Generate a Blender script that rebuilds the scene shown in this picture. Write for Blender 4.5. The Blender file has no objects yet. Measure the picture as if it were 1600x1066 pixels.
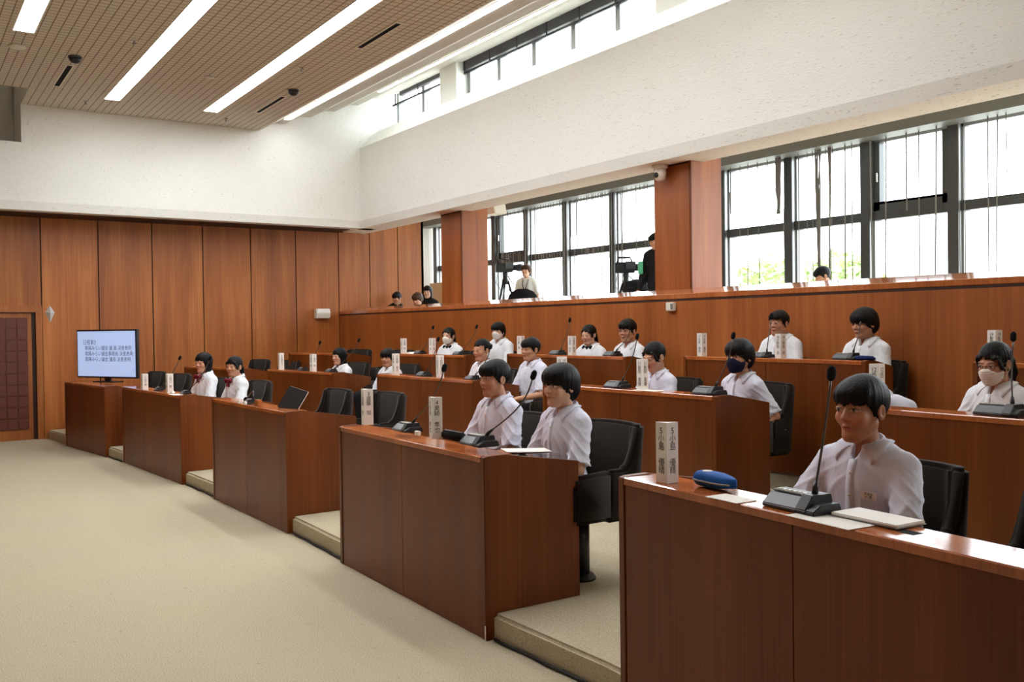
import bpy, bmesh, math, random
import numpy as np
from mathutils import Vector, Matrix
random.seed(7); np.random.seed(7)
SC = bpy.context.scene
COL = SC.collection
PI = math.pi
R = math.radians

# ------------------------------------------------------------------ camera
cam_d = bpy.data.cameras.new('camera')
cam_d.sensor_width = 36.0
cam_d.lens = 1425.38 / 1600 * 36.0
cam_d.clip_start = 0.05
cam_d.clip_end = 300
cam = bpy.data.objects.new('camera', cam_d)
COL.objects.link(cam)
_a, _b, _c = -.597305, -.0153190, -.0130901          # yaw, pitch, roll
_f = Vector((math.cos(_a) * math.cos(_b), math.sin(_a) * math.cos(_b), math.sin(_b)))
_r = Vector((math.sin(_a), -math.cos(_a), 0))
_u = _r.cross(_f)
_r2 = math.cos(_c) * _r + math.sin(_c) * _u
_u2 = -math.sin(_c) * _r + math.cos(_c) * _u
cam.matrix_world = Matrix(((_r2.x, _u2.x, -_f.x, 0), (_r2.y, _u2.y, -_f.y, 0), (_r2.z, _u2.z, -_f.z, 1.6), (0, 0, 0, 1)))
SC.camera = cam

# ------------------------------------------------------------------ world, exposure
SKY = 9.0
LAMP = 15.0
w = bpy.data.worlds.new('overcast_sky')
SC.world = w
w.use_nodes = True
nt = w.node_tree
nt.nodes.clear()
wo = nt.nodes.new('ShaderNodeOutputWorld')
wb = nt.nodes.new('ShaderNodeBackground')
wt = nt.nodes.new('ShaderNodeTexCoord')
ws = nt.nodes.new('ShaderNodeSeparateXYZ')
wr = nt.nodes.new('ShaderNodeValToRGB')
nt.links.new(wt.outputs['Generated'], ws.inputs[0])
nt.links.new(ws.outputs['Z'], wr.inputs[0])
wr.color_ramp.elements[0].position = 0.0
wr.color_ramp.elements[0].color = (.42, .44, .42, 1)
wr.color_ramp.elements[1].position = .06
wr.color_ramp.elements[1].color = (.93, .975, 1.03, 1)
nt.links.new(wr.outputs[0], wb.inputs[0])
wb.inputs[1].default_value = SKY
nt.links.new(wb.outputs[0], wo.inputs[0])
SC.view_settings.view_transform = 'Standard'
SC.view_settings.look = 'None'
SC.view_settings.gamma = 1
SC.view_settings.use_curve_mapping = False
SC.view_settings.exposure = 0.48
SC.cycles.use_denoising = True
SC.cycles.max_bounces = 10
SC.cycles.diffuse_bounces = 6
SC.cycles.transparent_max_bounces = 24
SC.cycles.caustics_reflective = False
SC.cycles.caustics_refractive = False
SC.cycles.sample_clamp_indirect = 8

def portal(name, loc, size_x, size_z):
    l = bpy.data.lights.new(name, 'AREA')
    l.shape = 'RECTANGLE'
    l.size = size_x
    l.size_y = size_z
    l.cycles.is_portal = True
    o = bpy.data.objects.new(name, l)
    COL.objects.link(o)
    o.location = loc
    o.rotation_euler = (R(90), 0, 0)       # local -Z looks along +Y, into the room
    return o
portal('daylight_portal', (9.9, -10.55, 2.75), 17.6, 2.4)
portal('daylight_portal', (5.0, -7.62, 5.45), 18.8, .62)

# ------------------------------------------------------------------ materials
def lin(c):
    return tuple((x / 12.92 if x <= .04045 else ((x + .055) / 1.055) ** 2.4) for x in c)
def rgb(r, g, b):
    return lin((r / 255, g / 255, b / 255)) + (1,)

def mat(name, color, rough=.5, spec=.5, metal=0., sheen=0.):
    m = bpy.data.materials.new(name)
    m.use_nodes = True
    b = m.node_tree.nodes['Principled BSDF']
    b.inputs['Base Color'].default_value = color
    b.inputs['Roughness'].default_value = rough
    b.inputs['Specular IOR Level'].default_value = spec
    b.inputs['Metallic'].default_value = metal
    if sheen:
        b.inputs['Sheen Weight'].default_value = sheen
    return m
class NT:
    def __init__(s, m):
        s.t = m.node_tree
        s.b = s.t.nodes['Principled BSDF']
    def n(s, kind, **kw):
        x = s.t.nodes.new(kind)
        for k, v in kw.items():
            setattr(x, k, v)
        return x
    def l(s, a, b):
        s.t.links.new(a, b)
    def math(s, op, a, b=None):
        x = s.n('ShaderNodeMath', operation=op)
        for i, v in enumerate((a, b)):
            if v is None: continue
            if isinstance(v, (int, float)): x.inputs[i].default_value = v
            else: s.l(v, x.inputs[i])
        return x.outputs[0]
    def pos(s, scale):
        g = s.n('ShaderNodeNewGeometry')
        v = s.n('ShaderNodeVectorMath', operation='MULTIPLY')
        s.l(g.outputs['Position'], v.inputs[0])
        v.inputs[1].default_value = scale
        return v.outputs[0]
    def obj(s, scale):
        g = s.n('ShaderNodeTexCoord')
        v = s.n('ShaderNodeVectorMath', operation='MULTIPLY')
        s.l(g.outputs['Object'], v.inputs[0])
        v.inputs[1].default_value = scale
        return v.outputs[0]
    def noise(s, vec, scale=1., detail=4., rough=.5):
        x = s.n('ShaderNodeTexNoise')
        s.l(vec, x.inputs['Vector'])
        x.inputs['Scale'].default_value = scale
        x.inputs['Detail'].default_value = detail
        x.inputs['Roughness'].default_value = rough
        return x.outputs['Fac']
    def ramp(s, fac, stops):
        x = s.n('ShaderNodeValToRGB')
        e = x.color_ramp.elements
        while len(e) < len(stops): e.new(.5)
        for i, (p, c) in enumerate(stops):
            e[i].position = p
            e[i].color = c
        s.l(fac, x.inputs[0])
        return x.outputs[0]
    def mix(s, fac, a, b, blend='MIX'):
        x = s.n('ShaderNodeMix', data_type='RGBA', blend_type=blend)
        if isinstance(fac, (int, float)): x.inputs[0].default_value = fac
        else: s.l(fac, x.inputs[0])
        for i, v in ((6, a), (7, b)):
            if isinstance(v, tuple): x.inputs[i].default_value = v
            else: s.l(v, x.inputs[i])
        return x.outputs[2]
    def bump(s, h, strength=.2, dist=.01):
        x = s.n('ShaderNodeBump')
        x.inputs['Strength'].default_value = strength
        x.inputs['Distance'].default_value = dist
        s.l(h, x.inputs['Height'])
        s.l(x.outputs[0], s.b.inputs['Normal'])

def wood(name, dark, mid, light, rough=.34, fine=70., panel=None, spec=.5, var=.18):
    m = mat(name, mid, rough, spec)
    t = NT(m)
    broad = t.noise(t.pos((3.2, 3.2, .32)), 1., 3., .55)
    fin = t.noise(t.pos((fine, fine, 1.1)), 1., 3., .6)
    f = t.math('ADD', t.math('MULTIPLY', broad, .62), t.math('MULTIPLY', fin, .38))
    c = t.ramp(f, [(.33, dark), (.5, mid), (.66, light)])
    if panel:
        ax, pitch, off = panel
        g = t.n('ShaderNodeNewGeometry')
        sx = t.n('ShaderNodeSeparateXYZ')
        t.l(g.outputs['Position'], sx.inputs[0])
        k = t.math('FLOOR', t.math('DIVIDE', t.math('ADD', sx.outputs[ax], off), pitch))
        wn = t.n('ShaderNodeTexWhiteNoise', noise_dimensions='1D')
        t.l(k, wn.inputs['W'])
        v = t.math('ADD', t.math('MULTIPLY', wn.outputs['Value'], .22), .89)
        cc = t.n('ShaderNodeCombineColor')
        for i in range(3): t.l(v, cc.inputs[i])
        c = t.mix(1., c, cc.outputs[0], 'MULTIPLY')
    t.l(c, t.b.inputs['Base Color'])
    t.l(t.math('ADD', t.math('MULTIPLY', fin, var), rough - var / 2), t.b.inputs['Roughness'])
    return m
M = {}
M['wood_wall'] = wood('teak_panel', rgb(136, 74, 28), rgb(166, 95, 39), rgb(188, 118, 57), .45, 45., ('Y', .805, .28 + .805 * 40))
M['wood_rail'] = wood('teak_parapet', rgb(132, 70, 27), rgb(158, 87, 37), rgb(178, 105, 50), .42, 45.)
M['wood_desk'] = wood('teak_desk', rgb(90, 42, 12), rgb(113, 56, 17), rgb(131, 70, 26), .36, 90., None, .35)
M['wood_top'] = wood('teak_ledge', rgb(150, 78, 38), rgb(176, 98, 52), rgb(192, 114, 56), .09, 60., None, .6, .06)
M['wood_dark'] = mat('dark_joint_shade', rgb(52, 24, 12), .6)  # dark joints and backings, also strips that paint shade
M['sill'] = wood('teak_sill', rgb(150, 82, 44), rgb(178, 104, 60), rgb(196, 124, 78), .07, 45., None, .7, .03)

m = mat('beige_carpet', rgb(205, 193, 165), .95, .1)
t = NT(m)
n1 = t.noise(t.pos((1, 1, 1)), 140., 3.)
n2 = t.noise(t.pos((1, 1, 1)), 1.3, 4.)
n3 = t.noise(t.pos((1, 1, 1)), 22., 2.)
c = t.ramp(n1, [(.28, rgb(156, 144, 118)), (.5, rgb(192, 182, 157)), (.75, rgb(210, 201, 180))])
c = t.mix(t.ramp(n2, [(.35, (0, 0, 0, 1)), (.7, (.3, .3, .3, 1))]), c, rgb(196, 184, 152))
c = t.mix(t.ramp(n3, [(.66, (0, 0, 0, 1)), (.74, (.5, .5, .5, 1))]), c, rgb(160, 146, 112))
t.l(c, t.b.inputs['Base Color'])
t.bump(n1, .5, .006)
M['carpet'] = m

def plaster(name, base, speck, amt):
    m = mat(name, base, .85, .2)
    t = NT(m)
    a = t.noise(t.pos((22, 22, 95)), 1., 2., .55)
    b = t.noise(t.pos((1.1, 1.1, 1.6)), 1., 3.)
    lim = t.math('ADD', a, t.math('MULTIPLY', b, .16))
    s = t.ramp(lim, [(.735, (0, 0, 0, 1)), (.79, (amt, amt, amt, 1))])
    big = t.noise(t.pos((1, 1, 1)), 3., 4.)
    c = t.mix(t.ramp(big, [(.3, (0, 0, 0, 1)), (.8, (.35, .35, .35, 1))]), base, tuple(x * .93 for x in base[:3]) + (1,))
    c = t.mix(s, c, speck)
    t.l(c, t.b.inputs['Base Color'])
    t.bump(lim, .25, .01)
    return m
M['plaster'] = plaster('speckled_plaster', rgb(240, 241, 236), rgb(176, 172, 158), .6)
M['plaster_plain'] = mat('white_plaster', rgb(232, 232, 226), .8, .2)
M['louver'] = plaster('pale_concrete', rgb(214, 211, 202), rgb(180, 175, 160), .4)

m = mat('ceiling_tile', rgb(170, 154, 132), .9, .15)
t = NT(m)
g = t.n('ShaderNodeNewGeometry')
sx = t.n('ShaderNodeSeparateXYZ')
t.l(g.outputs['Position'], sx.inputs[0])
def line(axis, off, wd):
    fr = t.math('FRACT', t.math('DIVIDE', t.math('ADD', sx.outputs[axis], off), .0969))
    return t.math('LESS_THAN', t.math('ABSOLUTE', t.math('SUBTRACT', fr, .5)), wd)
ln = t.math('MAXIMUM', line('Y', 100 * .0969 + .06, .065), t.math('MULTIPLY', line('X', 100 * .0969, .075), .9))
bn = t.noise(t.pos((1, 1, 1)), 60., 3.)
bc = t.ramp(bn, [(.3, rgb(206, 198, 183)), (.7, rgb(228, 221, 208))])
t.l(t.mix(ln, bc, rgb(150, 134, 112)), t.b.inputs['Base Color'])
M['tile'] = m

def emit(name, color, strength):
    m = bpy.data.materials.new(name)
    m.use_nodes = True
    b = m.node_tree.nodes['Principled BSDF']
    b.inputs['Base Color'].default_value = color
    b.inputs['Emission Color'].default_value = color
    b.inputs['Emission Strength'].default_value = strength
    return m
M['lamp'] = emit('lamp_diffuser', (.975, .99, 1.0, 1), LAMP)
M['metal_dark'] = mat('dark_bronze_aluminium', rgb(70, 72, 74), .4, .5, .3)
M['metal_grey'] = mat('grey_aluminium', rgb(150, 152, 152), .35, .5, .4)
M['valance'] = mat('grey_metal_valance', rgb(104, 102, 95), .5, .5, .2)
M['blind'] = mat('dark_blind_slats', rgb(92, 88, 90), .6)
M['white_plastic'] = mat('white_plastic', rgb(226, 222, 210), .45)
M['grey_plastic'] = mat('grey_plastic', rgb(120, 122, 124), .4)
M['black_plastic'] = mat('black_plastic', rgb(24, 25, 28), .38)
M['charcoal'] = mat('charcoal_plastic', rgb(62, 67, 74), .3, .6)
M['foam'] = mat('black_foam', rgb(16, 16, 18), .9, .2)
M['chrome'] = mat('brushed_steel', rgb(190, 188, 182), .25, .5, .9)
M['neck'] = mat('gooseneck_metal', rgb(92, 88, 84), .32, .5, .8)
M['paper'] = mat('white_paper', rgb(240, 236, 230), .8, .2)
M['ink'] = mat('black_ink', rgb(24, 22, 24), .8, .1)
M['cable'] = mat('black_cable', rgb(14, 14, 14), .5)
M['leather'] = mat('maroon_leather', rgb(98, 46, 34), .48)
M['black_cloth'] = mat('black_cloth', rgb(24, 23, 26), .85, .2)
M['navy_cloth'] = mat('navy_cloth', rgb(30, 34, 62), .85, .2)
M['maroon'] = mat('maroon_ribbon', rgb(116, 20, 40), .6, .3)
M['mask_white'] = mat('white_mask', rgb(238, 234, 228), .8, .2)
M['white_cotton'] = None
def cloth(name, c, amt=.14):
    m = mat(name, c, .85, .2, 0, .15)
    t = NT(m)
    a = t.noise(t.obj((1, 1, .55)), 13., 3., .5)
    b = t.noise(t.obj((1, 1, 1)), 420., 1.)
    h = t.math('ADD', a, t.math('MULTIPLY', b, .02))
    t.bump(h, amt, .05)
    return m
M['shirt'] = cloth('white_shirt_cotton', rgb(232, 236, 242))
M['shirt_lilac'] = cloth('pale_lilac_white_cotton', rgb(220, 223, 240), .16)
M['tee'] = cloth('white_jersey', rgb(226, 224, 220))
m = mat('dark_brown_chair_fabric', rgb(46, 40, 35), .95, .1, 0, .12)
t = NT(m)
a = t.noise(t.obj((1, 1, 1)), 300., 2.)
t.l(t.ramp(a, [(.3, rgb(24, 19, 15)), (.7, rgb(40, 32, 25))]), t.b.inputs['Base Color'])
t.bump(a, .3, .003)
M['chair'] = m
m = mat('glass_pane', (1, 1, 1, 1))
t = NT(m)
tr = t.n('ShaderNodeBsdfTransparent')
tr.inputs[0].default_value = (.93, .95, .95, 1)
gl = t.n('ShaderNodeBsdfGlossy')
gl.inputs['Roughness'].default_value = .02
fr = t.n('ShaderNodeLayerWeight')
fr.inputs[0].default_value = .5
mx = t.n('ShaderNodeMixShader')
t.l(t.math('ADD', t.math('MULTIPLY', t.math('POWER', fr.outputs['Facing'], 5.), .5), .02), mx.inputs[0])
t.l(tr.outputs[0], mx.inputs[1])
t.l(gl.outputs[0], mx.inputs[2])
t.l(mx.outputs[0], t.t.nodes['Material Output'].inputs[0])
M['glass'] = m
m = mat('skin', rgb(205, 158, 128), .5, .35)
t = NT(m)
at_ = t.n('ShaderNodeAttribute', attribute_name='Col')
t.l(at_.outputs['Color'], t.b.inputs['Base Color'])
t.b.inputs['Subsurface Weight'].default_value = 0.0
M['skin'] = m
def hairmat(name, dark, light):
    m = mat(name, dark, .5, .16)
    t = NT(m)
    a = t.noise(t.obj((130, 130, 14)), 1., 3., .6)
    t.l(t.ramp(a, [(.3, dark), (.75, light)]), t.b.inputs['Base Color'])
    t.bump(a, .4, .008)
    return m
M['hair'] = hairmat('black_hair', rgb(10, 9, 10), rgb(26, 23, 24))
M['hair_brown'] = hairmat('brown_hair', rgb(46, 30, 22), rgb(92, 64, 46))
M['screen'] = emit('lit_screen', rgb(160, 180, 220), .66)
M['screen_ink'] = mat('screen_ink', rgb(40, 44, 66), .6)
M['blue_cloth'] = mat('blue_pencil_case', rgb(24, 92, 176), .7, .3)
M['navy_case'] = mat('navy_pencil_case', rgb(14, 34, 84), .75, .2)
M['leaf'] = mat('sunlit_leaf', rgb(176, 196, 136), .6)
M['bark'] = mat('bark', rgb(92, 76, 60), .9)
M['green'] = mat('mint_green_case', rgb(92, 190, 150), .5)
M['clear_string'] = mat('grey_string', rgb(120, 116, 112), .7)
# ------------------------------------------------------------------ mesh helpers
class MB:
    """collects geometry, build() links it as one mesh object"""
    def __init__(s):
        s.v = []; s.f = []
    def add(s, vs, fs):
        o = len(s.v)
        s.v += [tuple(v) for v in vs]
        s.f += [tuple(i + o for i in f) for f in fs]
        return s
    def box(s, x0, x1, y0, y1, z0, z1):
        x0, x1 = min(x0, x1), max(x0, x1); y0, y1 = min(y0, y1), max(y0, y1); z0, z1 = min(z0, z1), max(z0, z1)
        return s.add([(x0, y0, z0), (x1, y0, z0), (x1, y1, z0), (x0, y1, z0), (x0, y0, z1), (x1, y0, z1), (x1, y1, z1), (x0, y1, z1)],
                     [(3, 2, 1, 0), (4, 5, 6, 7), (0, 1, 5, 4), (1, 2, 6, 5), (2, 3, 7, 6), (3, 0, 4, 7)])
    def prism(s, poly, axis, a, b):
        """polygon (2D) extruded along axis 'x','y','z' from a to b"""
        n = len(poly)
        def P(p, t):
            return {'x': (t, p[0], p[1]), 'y': (p[0], t, p[1]), 'z': (p[0], p[1], t)}[axis]
        vs = [P(p, a) for p in poly] + [P(p, b) for p in poly]
        fs = [tuple(range(n - 1, -1, -1)), tuple(range(n, 2 * n))] + [(i, (i + 1) % n, n + (i + 1) % n, n + i) for i in range(n)]
        return s.add(vs, fs)
    def tube(s, pts, r, n=8, cap=True):
        pts = [Vector(p) for p in pts]
        if not isinstance(r, (list, tuple)): r = [r] * len(pts)
        up = Vector((0, 0, 1)); vs = []; fs = []
        t0 = (pts[1] - pts[0]).normalized()
        a = t0.cross(up)
        if a.length < 1e-3: a = t0.cross(Vector((1, 0, 0)))
        a.normalize()
        for i, p in enumerate(pts):
            t = (pts[min(i + 1, len(pts) - 1)] - pts[max(i - 1, 0)]).normalized()
            a = (a - t * a.dot(t)).normalized()
            b = t.cross(a)
            for k in range(n):
                q = 2 * PI * k / n
                vs.append(p + (a * math.cos(q) + b * math.sin(q)) * r[i])
        for i in range(len(pts) - 1):
            for k in range(n):
                fs.append((i * n + k, i * n + (k + 1) % n, (i + 1) * n + (k + 1) % n, (i + 1) * n + k))
        if cap:
            fs.append(tuple(range(n - 1, -1, -1)))
            fs.append(tuple((len(pts) - 1) * n + k for k in range(n)))
        return s.add(vs, fs)
    def lathe(s, prof, c=(0, 0, 0), n=20, axis='z'):
        vs = []; fs = []
        for (r, z) in prof:
            for k in range(n):
                q = 2 * PI * k / n
                p = (r * math.cos(q), r * math.sin(q), z)
                if axis == 'y': p = (p[0], p[2], p[1])
                if axis == 'x': p = (p[2], p[0], p[1])
                vs.append((p[0] + c[0], p[1] + c[1], p[2] + c[2]))
        for i in range(len(prof) - 1):
            for k in range(n):
                fs.append((i * n + k, i * n + (k + 1) % n, (i + 1) * n + (k + 1) % n, (i + 1) * n + k))
        fs.append(tuple(range(n - 1, -1, -1)))
        fs.append(tuple((len(prof) - 1) * n + k for k in range(n)))
        return s.add(vs, fs)
    def build(s, name, material, parent=None, smooth=False, bevel=0, seg=2, loc=None):
        me = bpy.data.meshes.new(name)
        me.from_pydata([tuple(v) for v in s.v], [], s.f)
        bm = bmesh.new(); bm.from_mesh(me)
        bmesh.ops.recalc_face_normals(bm, faces=bm.faces)
        if bevel:
            es = [e for e in bm.edges if len(e.link_faces) == 2 and e.calc_face_angle(0) > .5]
            bmesh.ops.bevel(bm, geom=es, offset=bevel, segments=seg, affect='EDGES', clamp_overlap=True)
        bm.to_mesh(me); bm.free()
        if smooth:
            for p in me.polygons: p.use_smooth = True
        me.materials.append(material)
        o = bpy.data.objects.new(name, me)
        COL.objects.link(o)
        if parent: o.parent = parent
        if loc: o.location = loc
        return o

def tag(o, label, cat, group=None, kind=None):
    o['label'] = label; o['category'] = cat
    if group: o['group'] = group
    if kind: o['kind'] = kind
    return o
def thing(name, label, cat, loc=(0, 0, 0), rz=0., group=None):
    o = bpy.data.objects.new(name, None)
    o.empty_display_size = .1
    COL.objects.link(o)
    o.location = loc
    o.rotation_euler = (0, 0, rz)
    return tag(o, label, cat, group)
def struct(o, label, cat):
    return tag(o, label, cat, None, 'structure')
def copy_tree(o, parent=None):
    c = o.copy()
    COL.objects.link(c)
    c.parent = parent
    for ch in o.children: copy_tree(ch, c)
    return c
def text_mesh(name, body, size, material, parent, spacing=1.0, align='CENTER', lead=1.0):
    cu = bpy.data.curves.new(name, 'FONT')
    cu.body = body
    cu.size = size
    cu.align_x = align
    cu.align_y = 'TOP'
    cu.space_line = lead
    cu.space_character = spacing
    cu.resolution_u = 3
    tmp = bpy.data.objects.new(name + '_tmp', cu)
    COL.objects.link(tmp)
    dg = bpy.context.evaluated_depsgraph_get()
    dg.update()
    me = bpy.data.meshes.new_from_object(tmp.evaluated_get(dg))
    bpy.data.objects.remove(tmp)
    bpy.data.curves.remove(cu)
    me.materials.clear()
    me.materials.append(material)
    o = bpy.data.objects.new(name, me)
    COL.objects.link(o)
    o.parent = parent
    return o

# ------------------------------------------------------------------ room shell
XF = 15.415          # far wood wall
XB = 14.6            # face of the white upper band on the far side
YB = -6.785          # face of the white upper band on the window side
YP = -6.72           # parapet of the gallery
ZC = 4.85            # tiled ceiling
ZS = 3.355           # soffit under the band
XN = -4.0            # wall behind the camera
YL = 6.5             # wall opposite the windows
GF = 1.1             # gallery floor
YW = -10.3           # gallery window plane

# stands of the three seating rows: front line of the desks
ROW = {1: ([-1, 1.3, 2.9, 3.9, 5.8, 6.9, 8.8, 9.8, 12.5, 14.3, 15.4], [-2.2, -2.37, -2.505, -2.48, -2.515, -2.54, -2.507, -2.473, -2.24, -2.02, -1.9]),
       2: ([-1, 1.3, 3.1, 4.4, 6.4, 7.5, 9.5, 10.5, 12.2, 14.6, 15.4], [-4.5, -4.62, -4.66, -4.7, -4.7, -4.68, -4.6, -4.5, -4.25, -3.75, -3.58]),
       3: ([-1, 1.5, 3.3, 4.1, 6, 6.9, 8.7, 9.5, 10.8, 11.9, 13.3, 15.4], [-5.8, -5.85, -5.9, -5.95, -5.95, -5.93, -5.85, -5.7, -5.5, -5.3, -4.95, -4.3])}
TIER = {1: .13, 2: .24, 3: .39}
def yf(row, x):
    return float(np.interp(x, *ROW[row]))

b = MB().box(XN, XF + .3, -2.9, YL, -.2, 0)
struct(b.build('floor', M['carpet']), 'beige speckled carpet floor of the open well', 'floor')
for r, off in ((1, .045), (2, .12), (3, .02)):
    xs = list(np.linspace(XN, 13.2, 40)) + [14.0, 14.7, XF]
    poly = [(x, yf(r, max(x, -1)) - off) for x in xs] + [(XF, YP - .02), (XN, YP - .02)]
    o = MB().prism(poly, 'z', -.02 if r == 1 else TIER[r - 1] - .02, TIER[r]).build('floor_tier', M['carpet'], bevel=.018, seg=3, smooth=False)
    struct(o, {1: 'low carpeted tier carrying the front row of desks', 2: 'carpeted tier carrying the middle row of desks', 3: 'carpeted tier carrying the back row of desks'}[r], 'floor tier')

# far wall: separate wood panels with dark joints, door opening on the left
gap = .009
yj = [-1.086 - .8035 * i for i in range(0, 8)]
wf = MB()
edges = [-1.89 - .8035 * i for i in range(0, 7)] + [-7.15]
for a, c in zip(edges[:-1], edges[1:]):
    wf.box(XF, XF + .03, a - gap, c + gap, .0, ZS)
wf.box(XF, XF + .03, -.2, -1.89 + gap, 2.0, ZS)
for i in range(9):
    wf.box(XF, XF + .03, -.2 + gap + .8035 * i, -.2 + .8035 * (i + 1) - gap, 0, ZS)
wf = wf.build('wall_far', M['wood_wall'])
struct(wf, 'far wall of tall orange teak panels with dark joints', 'wall')
o = MB().box(XF + .032, XF + .2, -.2, YL, 0, 3.6).box(XF + .032, XF + .2, -7.15, -1.884, 0, 3.6).box(XF + .032, XF + .2, -.2, -1.89, 1.99, 3.6).build('trim_joint', M['wood_dark'], wf)
o = MB().box(XB + .25, XF, YB + .1, YL, ZS - .01, ZS + .03).build('painted_soffit_shade', M['wood_dark'], wf)  # dark colour paints the shade between band and wood wall
# gallery end wall, lit panels beyond the parapet
ge = MB()
for a, c in ((-7.15, -7.36), (-7.36, -7.94), (-7.94, -8.5)):
    ge.box(XF + .06, XF + .1, a - gap, c + gap, GF, 4.1)
ge.box(XF + .06, 18.2, -8.5 + gap, -8.44, GF, 4.1)
ge = ge.build('wall_gallery_end', M['wood_wall'])
struct(ge, 'pale lit teak panels at the gallery end', 'wall')
MB().box(XF + .09, XF + .14, -7.1, -8.46, GF, 4.1).build('trim_joint', M['wood_dark'], ge)
o = MB().box(18.2, 18.3, -8.4, -10.4, GF - .1, 4.2).build('wall_gallery_back', M['plaster_plain'])
struct(o, 'white end wall seen through the narrow gallery opening', 'wall')

# door in the far wall
wf2 = MB().box(XF, XF + .03, -.2, -.855, 0, 1.995).build('side_panel', M['wood_wall'], wf)
d = thing('door_1', 'maroon leather padded door in a teak frame', 'door', (XF, -1.0, 0)); d['kind'] = 'structure'
MB().box(.0, .06, -.06, -.745, 0, 1.9).build('leaf', M['wood_wall'], d)
pd = MB()
for r_ in range(10):
    for c_ in range(4):
        y1 = -.1 - .148 * c_
        pd.box(-.022, .0, y1 - .003, y1 - .145, .16 + .168 * r_, .325 + .168 * r_)
pd.build('leather_padding', M['leather'], d, bevel=.008, seg=2)
fr = MB().box(-.05, .12, -.80, -.885, 0, 1.914).box(-.05, .12, .06, .14, 0, 1.914).box(-.05, .12, .14, -.885, 1.915, 2.01)
fr.build('door_frame', M['wood_wall'], d)
MB().box(.005, .05, .055, -.795, 0, 1.912).build('door_rebate', M['wood_dark'], d)

# upper white band: far side and window side, tiled ceiling, stepped soffit
prof = [(YB, ZS + .125), (YB, 4.738), (-7.133, 5.073), (-7.50, 5.16), (-7.50, 4.09), (-7.27, 4.09), (-7.27, ZS), (YB - .03, ZS)]
o = MB().prism(prof, 'x', XN, XF + .3).build('wall_band_right', M['plaster'])
struct(o, 'deep white speckled plaster band above the gallery', 'wall')
prof = [(XB, ZS + .125), (XB, ZC + .02), (XB + .9, ZC + .02), (XB + .9, ZS + .02), (XB + .25, ZS), (XB + .03, ZS)]
MBo = MB()
MBo.prism(prof, 'y', YB - .3, -1.575)
MBo.prism([(XB, ZS + .125), (XB, 4.31), (XB + 1.6, 4.31), (XB + 1.6, ZS + .02), (XB + .25, ZS), (XB + .03, ZS)], 'y', -1.575, YL)
MBo.box(XB, XF + .3, YB - .9, -4.8, ZC + .02, 6.0).box(XB + .95, XB + 1.0, -1.63, YL, 3.4, 6.2)
MBo.box(XB + 1.6, XB + 1.8, -1.6, YL, 3.4, 6.2)
MBo.box(XB - .95, XB + 1.8, -1.575, -1.62, ZC + .012, 6.2).box(XB + .85, XB + 1.8, -1.575, -1.62, 3.4, 6.2)
MBo.box(13.58, 13.63, -1.62, YL, ZC + .06, 6.2)
o = MBo.build('wall_band_far', M['plaster'])
struct(o, 'white speckled plaster band above the far wood wall', 'wall')
o = MB().box(XN, 13.63, -1.58, YL, ZC, ZC + .06).box(XN, XB + .05, -5.01, -1.58, ZC, ZC + .06).build('ceiling', M['tile'])
struct(o, 'brown ceiling of small square acoustic tiles', 'ceiling')
o = MB().box(13.4, 17, -1.7, YL, 6.1, 6.2).build('ceiling_well', M['plaster_plain'])
struct(o, 'dark ceiling recess above the far wall', 'ceiling')
saw = [(-5.012, 4.85), (-5.282, 5.008), (-5.46, 5.012), (-5.711, 5.165), (-5.90, 5.172), (-6.161, 5.312), (-6.333, 5.318), (-6.613, 5.47), (-6.77, 5.476), (-7.044, 5.64), (-7.267, 5.65), (-7.60, 5.78), (-7.60, 6.05), (-5.0, 6.05)]
o = MB().prism(saw, 'x', XN, XF).build('ceiling_stepped', M['louver'])
struct(o, 'pale stepped soffit rising to the high windows', 'ceiling')

# ceiling lamps: long recessed strips
LG = 'recessed ceiling light strips'
def strip(x1, x0, y1, y0, z, label):
    t_ = thing('ceiling_light', label, 'ceiling light', ((x0 + x1) / 2, (y0 + y1) / 2, z), 0, LG)
    hx, hy = (x1 - x0) / 2 - .006, (y1 - y0) / 2
    MB().box(-hx, hx, -hy, hy, -.006, 0).build('diffuser', M['lamp'], t_)
    f_ = MB().box(-hx - .006, hx + .006, -hy - .012, -hy, -.008, .0).box(-hx - .006, hx + .006, hy, hy + .012, -.008, 0).box(-hx - .006, -hx, -hy, hy, -.008, 0).box(hx, hx + .006, -hy, hy, -.008, 0)
    f_.build('frame', M['white_plastic'], t_)
xs = [13.68, 11.07, 8.46, 5.85, 3.24, .63, -1.98]
rows = [(-3.865, -4.065, 'third'), (-2.51, -2.705, 'second'), (-1.14, -1.335, 'leftmost')]
for ya, yb, nm in rows:
    for i in range(4):
        if nm in ('leftmost', 'hidden') and i == 0: continue
        if nm == 'hidden':
            lb = 'long white ceiling light strip beyond the left edge of the photo'
        elif nm == 'leftmost':
            lb = ['', 'short piece of white light strip at the top left corner'][i] if i < 2 else ['', '', 'second', 'third'][i] + ' segment of the leftmost white light strip, out of frame overhead'
        else:
            lb = {'second': ['farthest segment of the wide light strip left of centre', 'second segment of the wide light strip left of centre', 'third segment of the left centre strip, beyond the frame', 'fourth segment of the left centre strip, beyond the frame'],
                  'third': ['farthest segment of the wide light strip right of centre', 'second segment of the wide strip right of centre, at the top edge', 'third segment of the right centre strip, beyond the frame', 'fourth segment of the right centre strip, beyond the frame']}[nm][i]
        strip(xs[i], xs[i + 1], ya, yb, ZC - .001, lb)
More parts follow.
